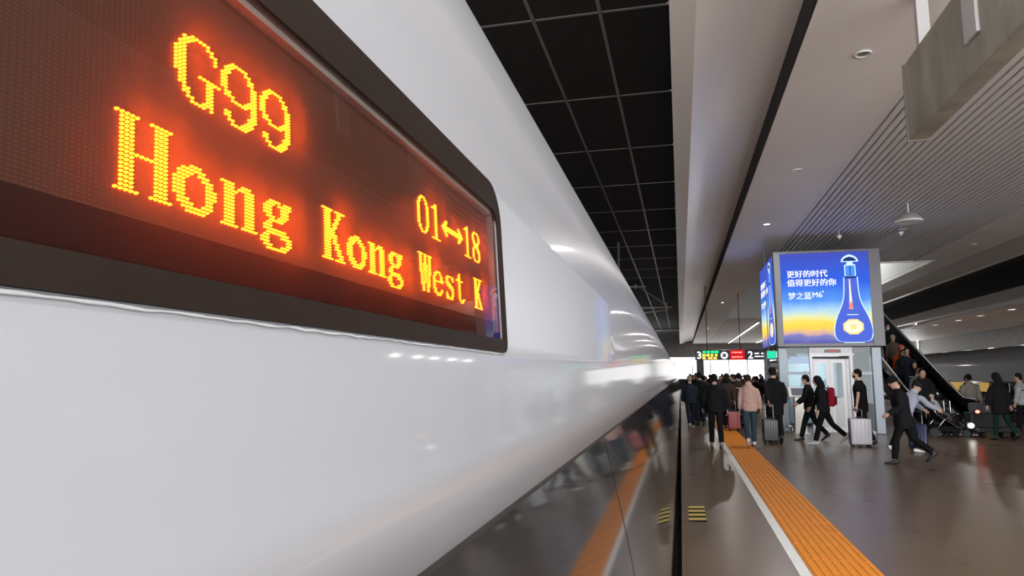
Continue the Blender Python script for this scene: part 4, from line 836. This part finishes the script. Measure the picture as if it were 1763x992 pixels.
person('small child in beige hat lying in the stroller', (cst.x, cst.y, 0.30), -78, 1.02, (0.42, 0.40, 0.40), (0.10, 0.10, 0.12), hat=(0.48, 0.36, 0.27), lean=-28, bow=10, ll=(62, 40), rl=(60, 42), la=(20, 40), ra=(20, 40), mask=None, bulk=1.2)
# right-hand group
p = on_z(1676, 738); person('person in light grey-beige jacket seen from behind at the right', (p.x, p.y, 0), 10, 1.70, (0.33, 0.30, 0.26), BLK, bulk=1.8, aout=(12, 12))
person('person in long black hooded coat and dark green trousers at the right', at(1727, 758), 30, 1.72, BLK, (0.010, 0.030, 0.024), BLK, hood=BLK, bulk=2.0, hem=0.66, long_hair=True, bow=12, aout=(12, 12))
person('person in black vest with white sleeves at the right edge', at(1765, 748), 60, 1.72, (0.40, 0.40, 0.41), BLK, bulk=1.4, stripe=BLK)
person('person in dark jacket between the grey-beige jacket and the green trousers', (on_z(1702, 736).x, on_z(1702, 736).y+1.5, 0), 200, 1.66, CHAR, BLK, bulk=1.5)
# luggage cart with lamps
p = on_z(1707, 753); ct = empty('platform_cart', (p.x, p.y, 0), math.radians(12)); tag(ct, 'low dark platform cart with a red and a white lamp', 'cart')
obj('deck', B(-0.55, 0.55, -0.35, 0.35, 0.16, 0.26, 0.02), mat('dark cart paint', (0.03, 0.03, 0.033), 0.5), ct); obj('front_box', B(-0.5, 0.5, 0.0, 0.34, 0.26, 0.66, 0.03), _M['dark cart paint'], ct); obj('load_box', B(-0.40, 0.02, -0.06, 0.26, 0.66, 0.92, 0.02), mat('blue grey crate', (0.13, 0.15, 0.18), 0.5), ct)
for x in (-0.42, 0.42):
    for y_ in (-0.26, 0.26):
        bm = bmesh.new(); loft(bm, [(x-0.03, y_, 0.09), (x+0.03, y_, 0.09)], [0.09, 0.09], 14, ref=(0, 1, 0), cap=0.05); obj('wheel', bm, m_black, ct)
def lampball(px, py, col, st, r, nm):
    q = on_y(px, py, p.y-0.38) - Vector((p.x, p.y, 0)); q = Matrix.Rotation(-math.radians(12), 3, 'Z') @ q; q.y = min(q.y, -0.36 if q.z < 0.3 else -0.02)
    bm = bmesh.new(); ell(bm, q, (r, r*0.6, r*0.8), 12, 8); obj(nm, bm, glow(nm+' glow', col, st), ct, True)
    bm = bmesh.new(); bbox(bm, q.x-r*1.2, q.x+r*1.2, q.y+r*0.3, q.y+r*0.9+0.02, q.z-r*1.1, q.z+r*1.1, 0.008); obj('lamp_housing', bm, m_black, ct)
lampball(1683, 709, (1.0, 0.06, 0.04), 14.0, 0.055, 'red_lamp'); lampball(1672, 733, (1.0, 0.97, 0.85), 8.0, 0.085, 'white_lamp')
# travellers on the escalator, each standing on a step
ESC = [(1533, 640, 1.62, dict(top=(0.28, 0.27, 0.28), collar=(0.5, 0.5, 0.5)), 'young traveller in white collar low on the escalator beside the lift'),
       (1573, 641, 1.74, dict(top=BRN, hair=(0.02, 0.016, 0.014)), 'traveller in dark brown at the bottom right of the escalator'),
       (1549, 626, 1.66, dict(top=(0.02, 0.022, 0.02), stripe=(0.6, 0.6, 0.58), hood=BLK), 'traveller with a white chest stripe on the escalator'),
       (1528, 602, 1.84, dict(top=NAVY, ra=(60, 95), skin=0, bulk=1.8), 'man in navy with raised hand high on the escalator'),
       (1562, 616, 1.66, dict(top=(0.05, 0.045, 0.04), hair=(0.012, 0.01, 0.01), long_hair=True, mask=(0.7, 0.7, 0.7)), 'masked long-haired traveller beside the orange one on the escalator'),
       (1555, 602, 1.68, dict(top=(0.75, 0.10, 0.02), hood=(0.72, 0.10, 0.02), mask=(0.75, 0.75, 0.75), bulk=1.8), 'masked traveller in bright orange hooded jacket on the escalator'),
       (1537, 581, 1.66, dict(top=(0.11, 0.08, 0.065), hair=(0.45, 0.42, 0.38)), 'pale-haired traveller in brown above the man in navy'),
       (1527, 561, 1.70, dict(top=BLK, mask=(0.75, 0.75, 0.78)), 'masked traveller in black, topmost on the escalator')]
taken = []
for px_, py_, h_, kw, lb_ in ESC:
    d = ray(px_, py_); t_ = (EYE.z - (-EYB*TANE + 0.142 + 0.93*h_))/(d.y*TANE - d.z); x = min(EX1-0.34, max(EX0+0.34, d.x*t_)); pass
    k = max(0, round((d.y*t_-EYB)/0.335 - 0.5))
    while any(abs(k-k2) < 1 and abs(x-x2) < 0.35 for k2, x2 in taken): k += 1
    taken.append((k, x)); ys_ = EYB + k*0.335 + 0.17; zs = k*0.335*TANE + 0.142
    person(lb_, (x, ys_, zs), 180, h_, legs=BLK, ll=(1, 2), rl=(-1, 2), bulk=kw.pop('bulk', 1.4), **kw)
# far crowd
rnd = random.Random(7)
cols = [BLK, NAVY, CHAR, BRN, (0.02, 0.02, 0.02), (0.06, 0.055, 0.05)]
spots = [(1177, 35, (0.45, 0.02, 0.03), 'distant person in red close to the train'), (1205, 34, (0.35, 0.01, 0.05), 'distant person in crimson jacket below the number 3')]
for x, Y_, c_, lb_ in spots:
    q = on_y(x, 650, Y_); person(lb_, (max(0.62, q.x), Y_, 0), rnd.choice((0, 180)), 1.68, c_, BLK, bulk=1.4, lod=1)
names = ['black', 'navy', 'charcoal', 'brown', 'jet black', 'dark grey']
def under(x):
    for lim, w_ in ((1186, 'beside the train'), (1208, 'below the number 3'), (1238, 'below the green lettering'), (1256, 'below the round emblem'), (1283, 'below the red panel'), (1310, 'below the number 2'), (1400, 'just left of the lift')):
        if x < lim: return w_
far_taken = [(x_, y_) for x_, y_, c_, l_ in spots] + [(1190, 35)]
for k in range(56):
    x = 1174 + (k*37 % 172) + rnd.uniform(-3, 3); Y_ = 25.5 + (k % 7)*4.4 + (k//7)*0.5 + rnd.uniform(-1, 1)
    if x > 1296 and Y_ < 32: Y_ += 9
    while any(abs(x-x2) < 22 and abs(Y_-y2) < 0.9 for x2, y2 in far_taken): Y_ += 0.9
    far_taken.append((x, Y_)); q = on_y(x, 650, Y_); c_ = k % 6; hh = rnd.uniform(1.58, 1.80)
    fc = rnd.choice((0, 10, -15, 180, 90)); lb_ = ('nearest', 'near', 'middle', 'middle', 'far', 'farther', 'farthest')[k % 7] + ' traveller in ' + names[c_] + ' coat in the crowd ' + under(x) + (', turned sideways' if fc == 90 else ', facing us' if fc == 180 else ', walking away')
    person(lb_, (max(0.62, q.x), Y_, 0), fc, hh, cols[c_], rnd.choice((BLK, NAVY, (0.03, 0.03, 0.035))), bulk=rnd.uniform(1.2, 1.8), lod=1, group='distant crowd under the sign', hair=rnd.choice(((0.012, 0.01, 0.009), (0.05, 0.035, 0.025))), ll=(rnd.uniform(-14, 14), 8), rl=(rnd.uniform(-14, 14), 8))
finish_people()
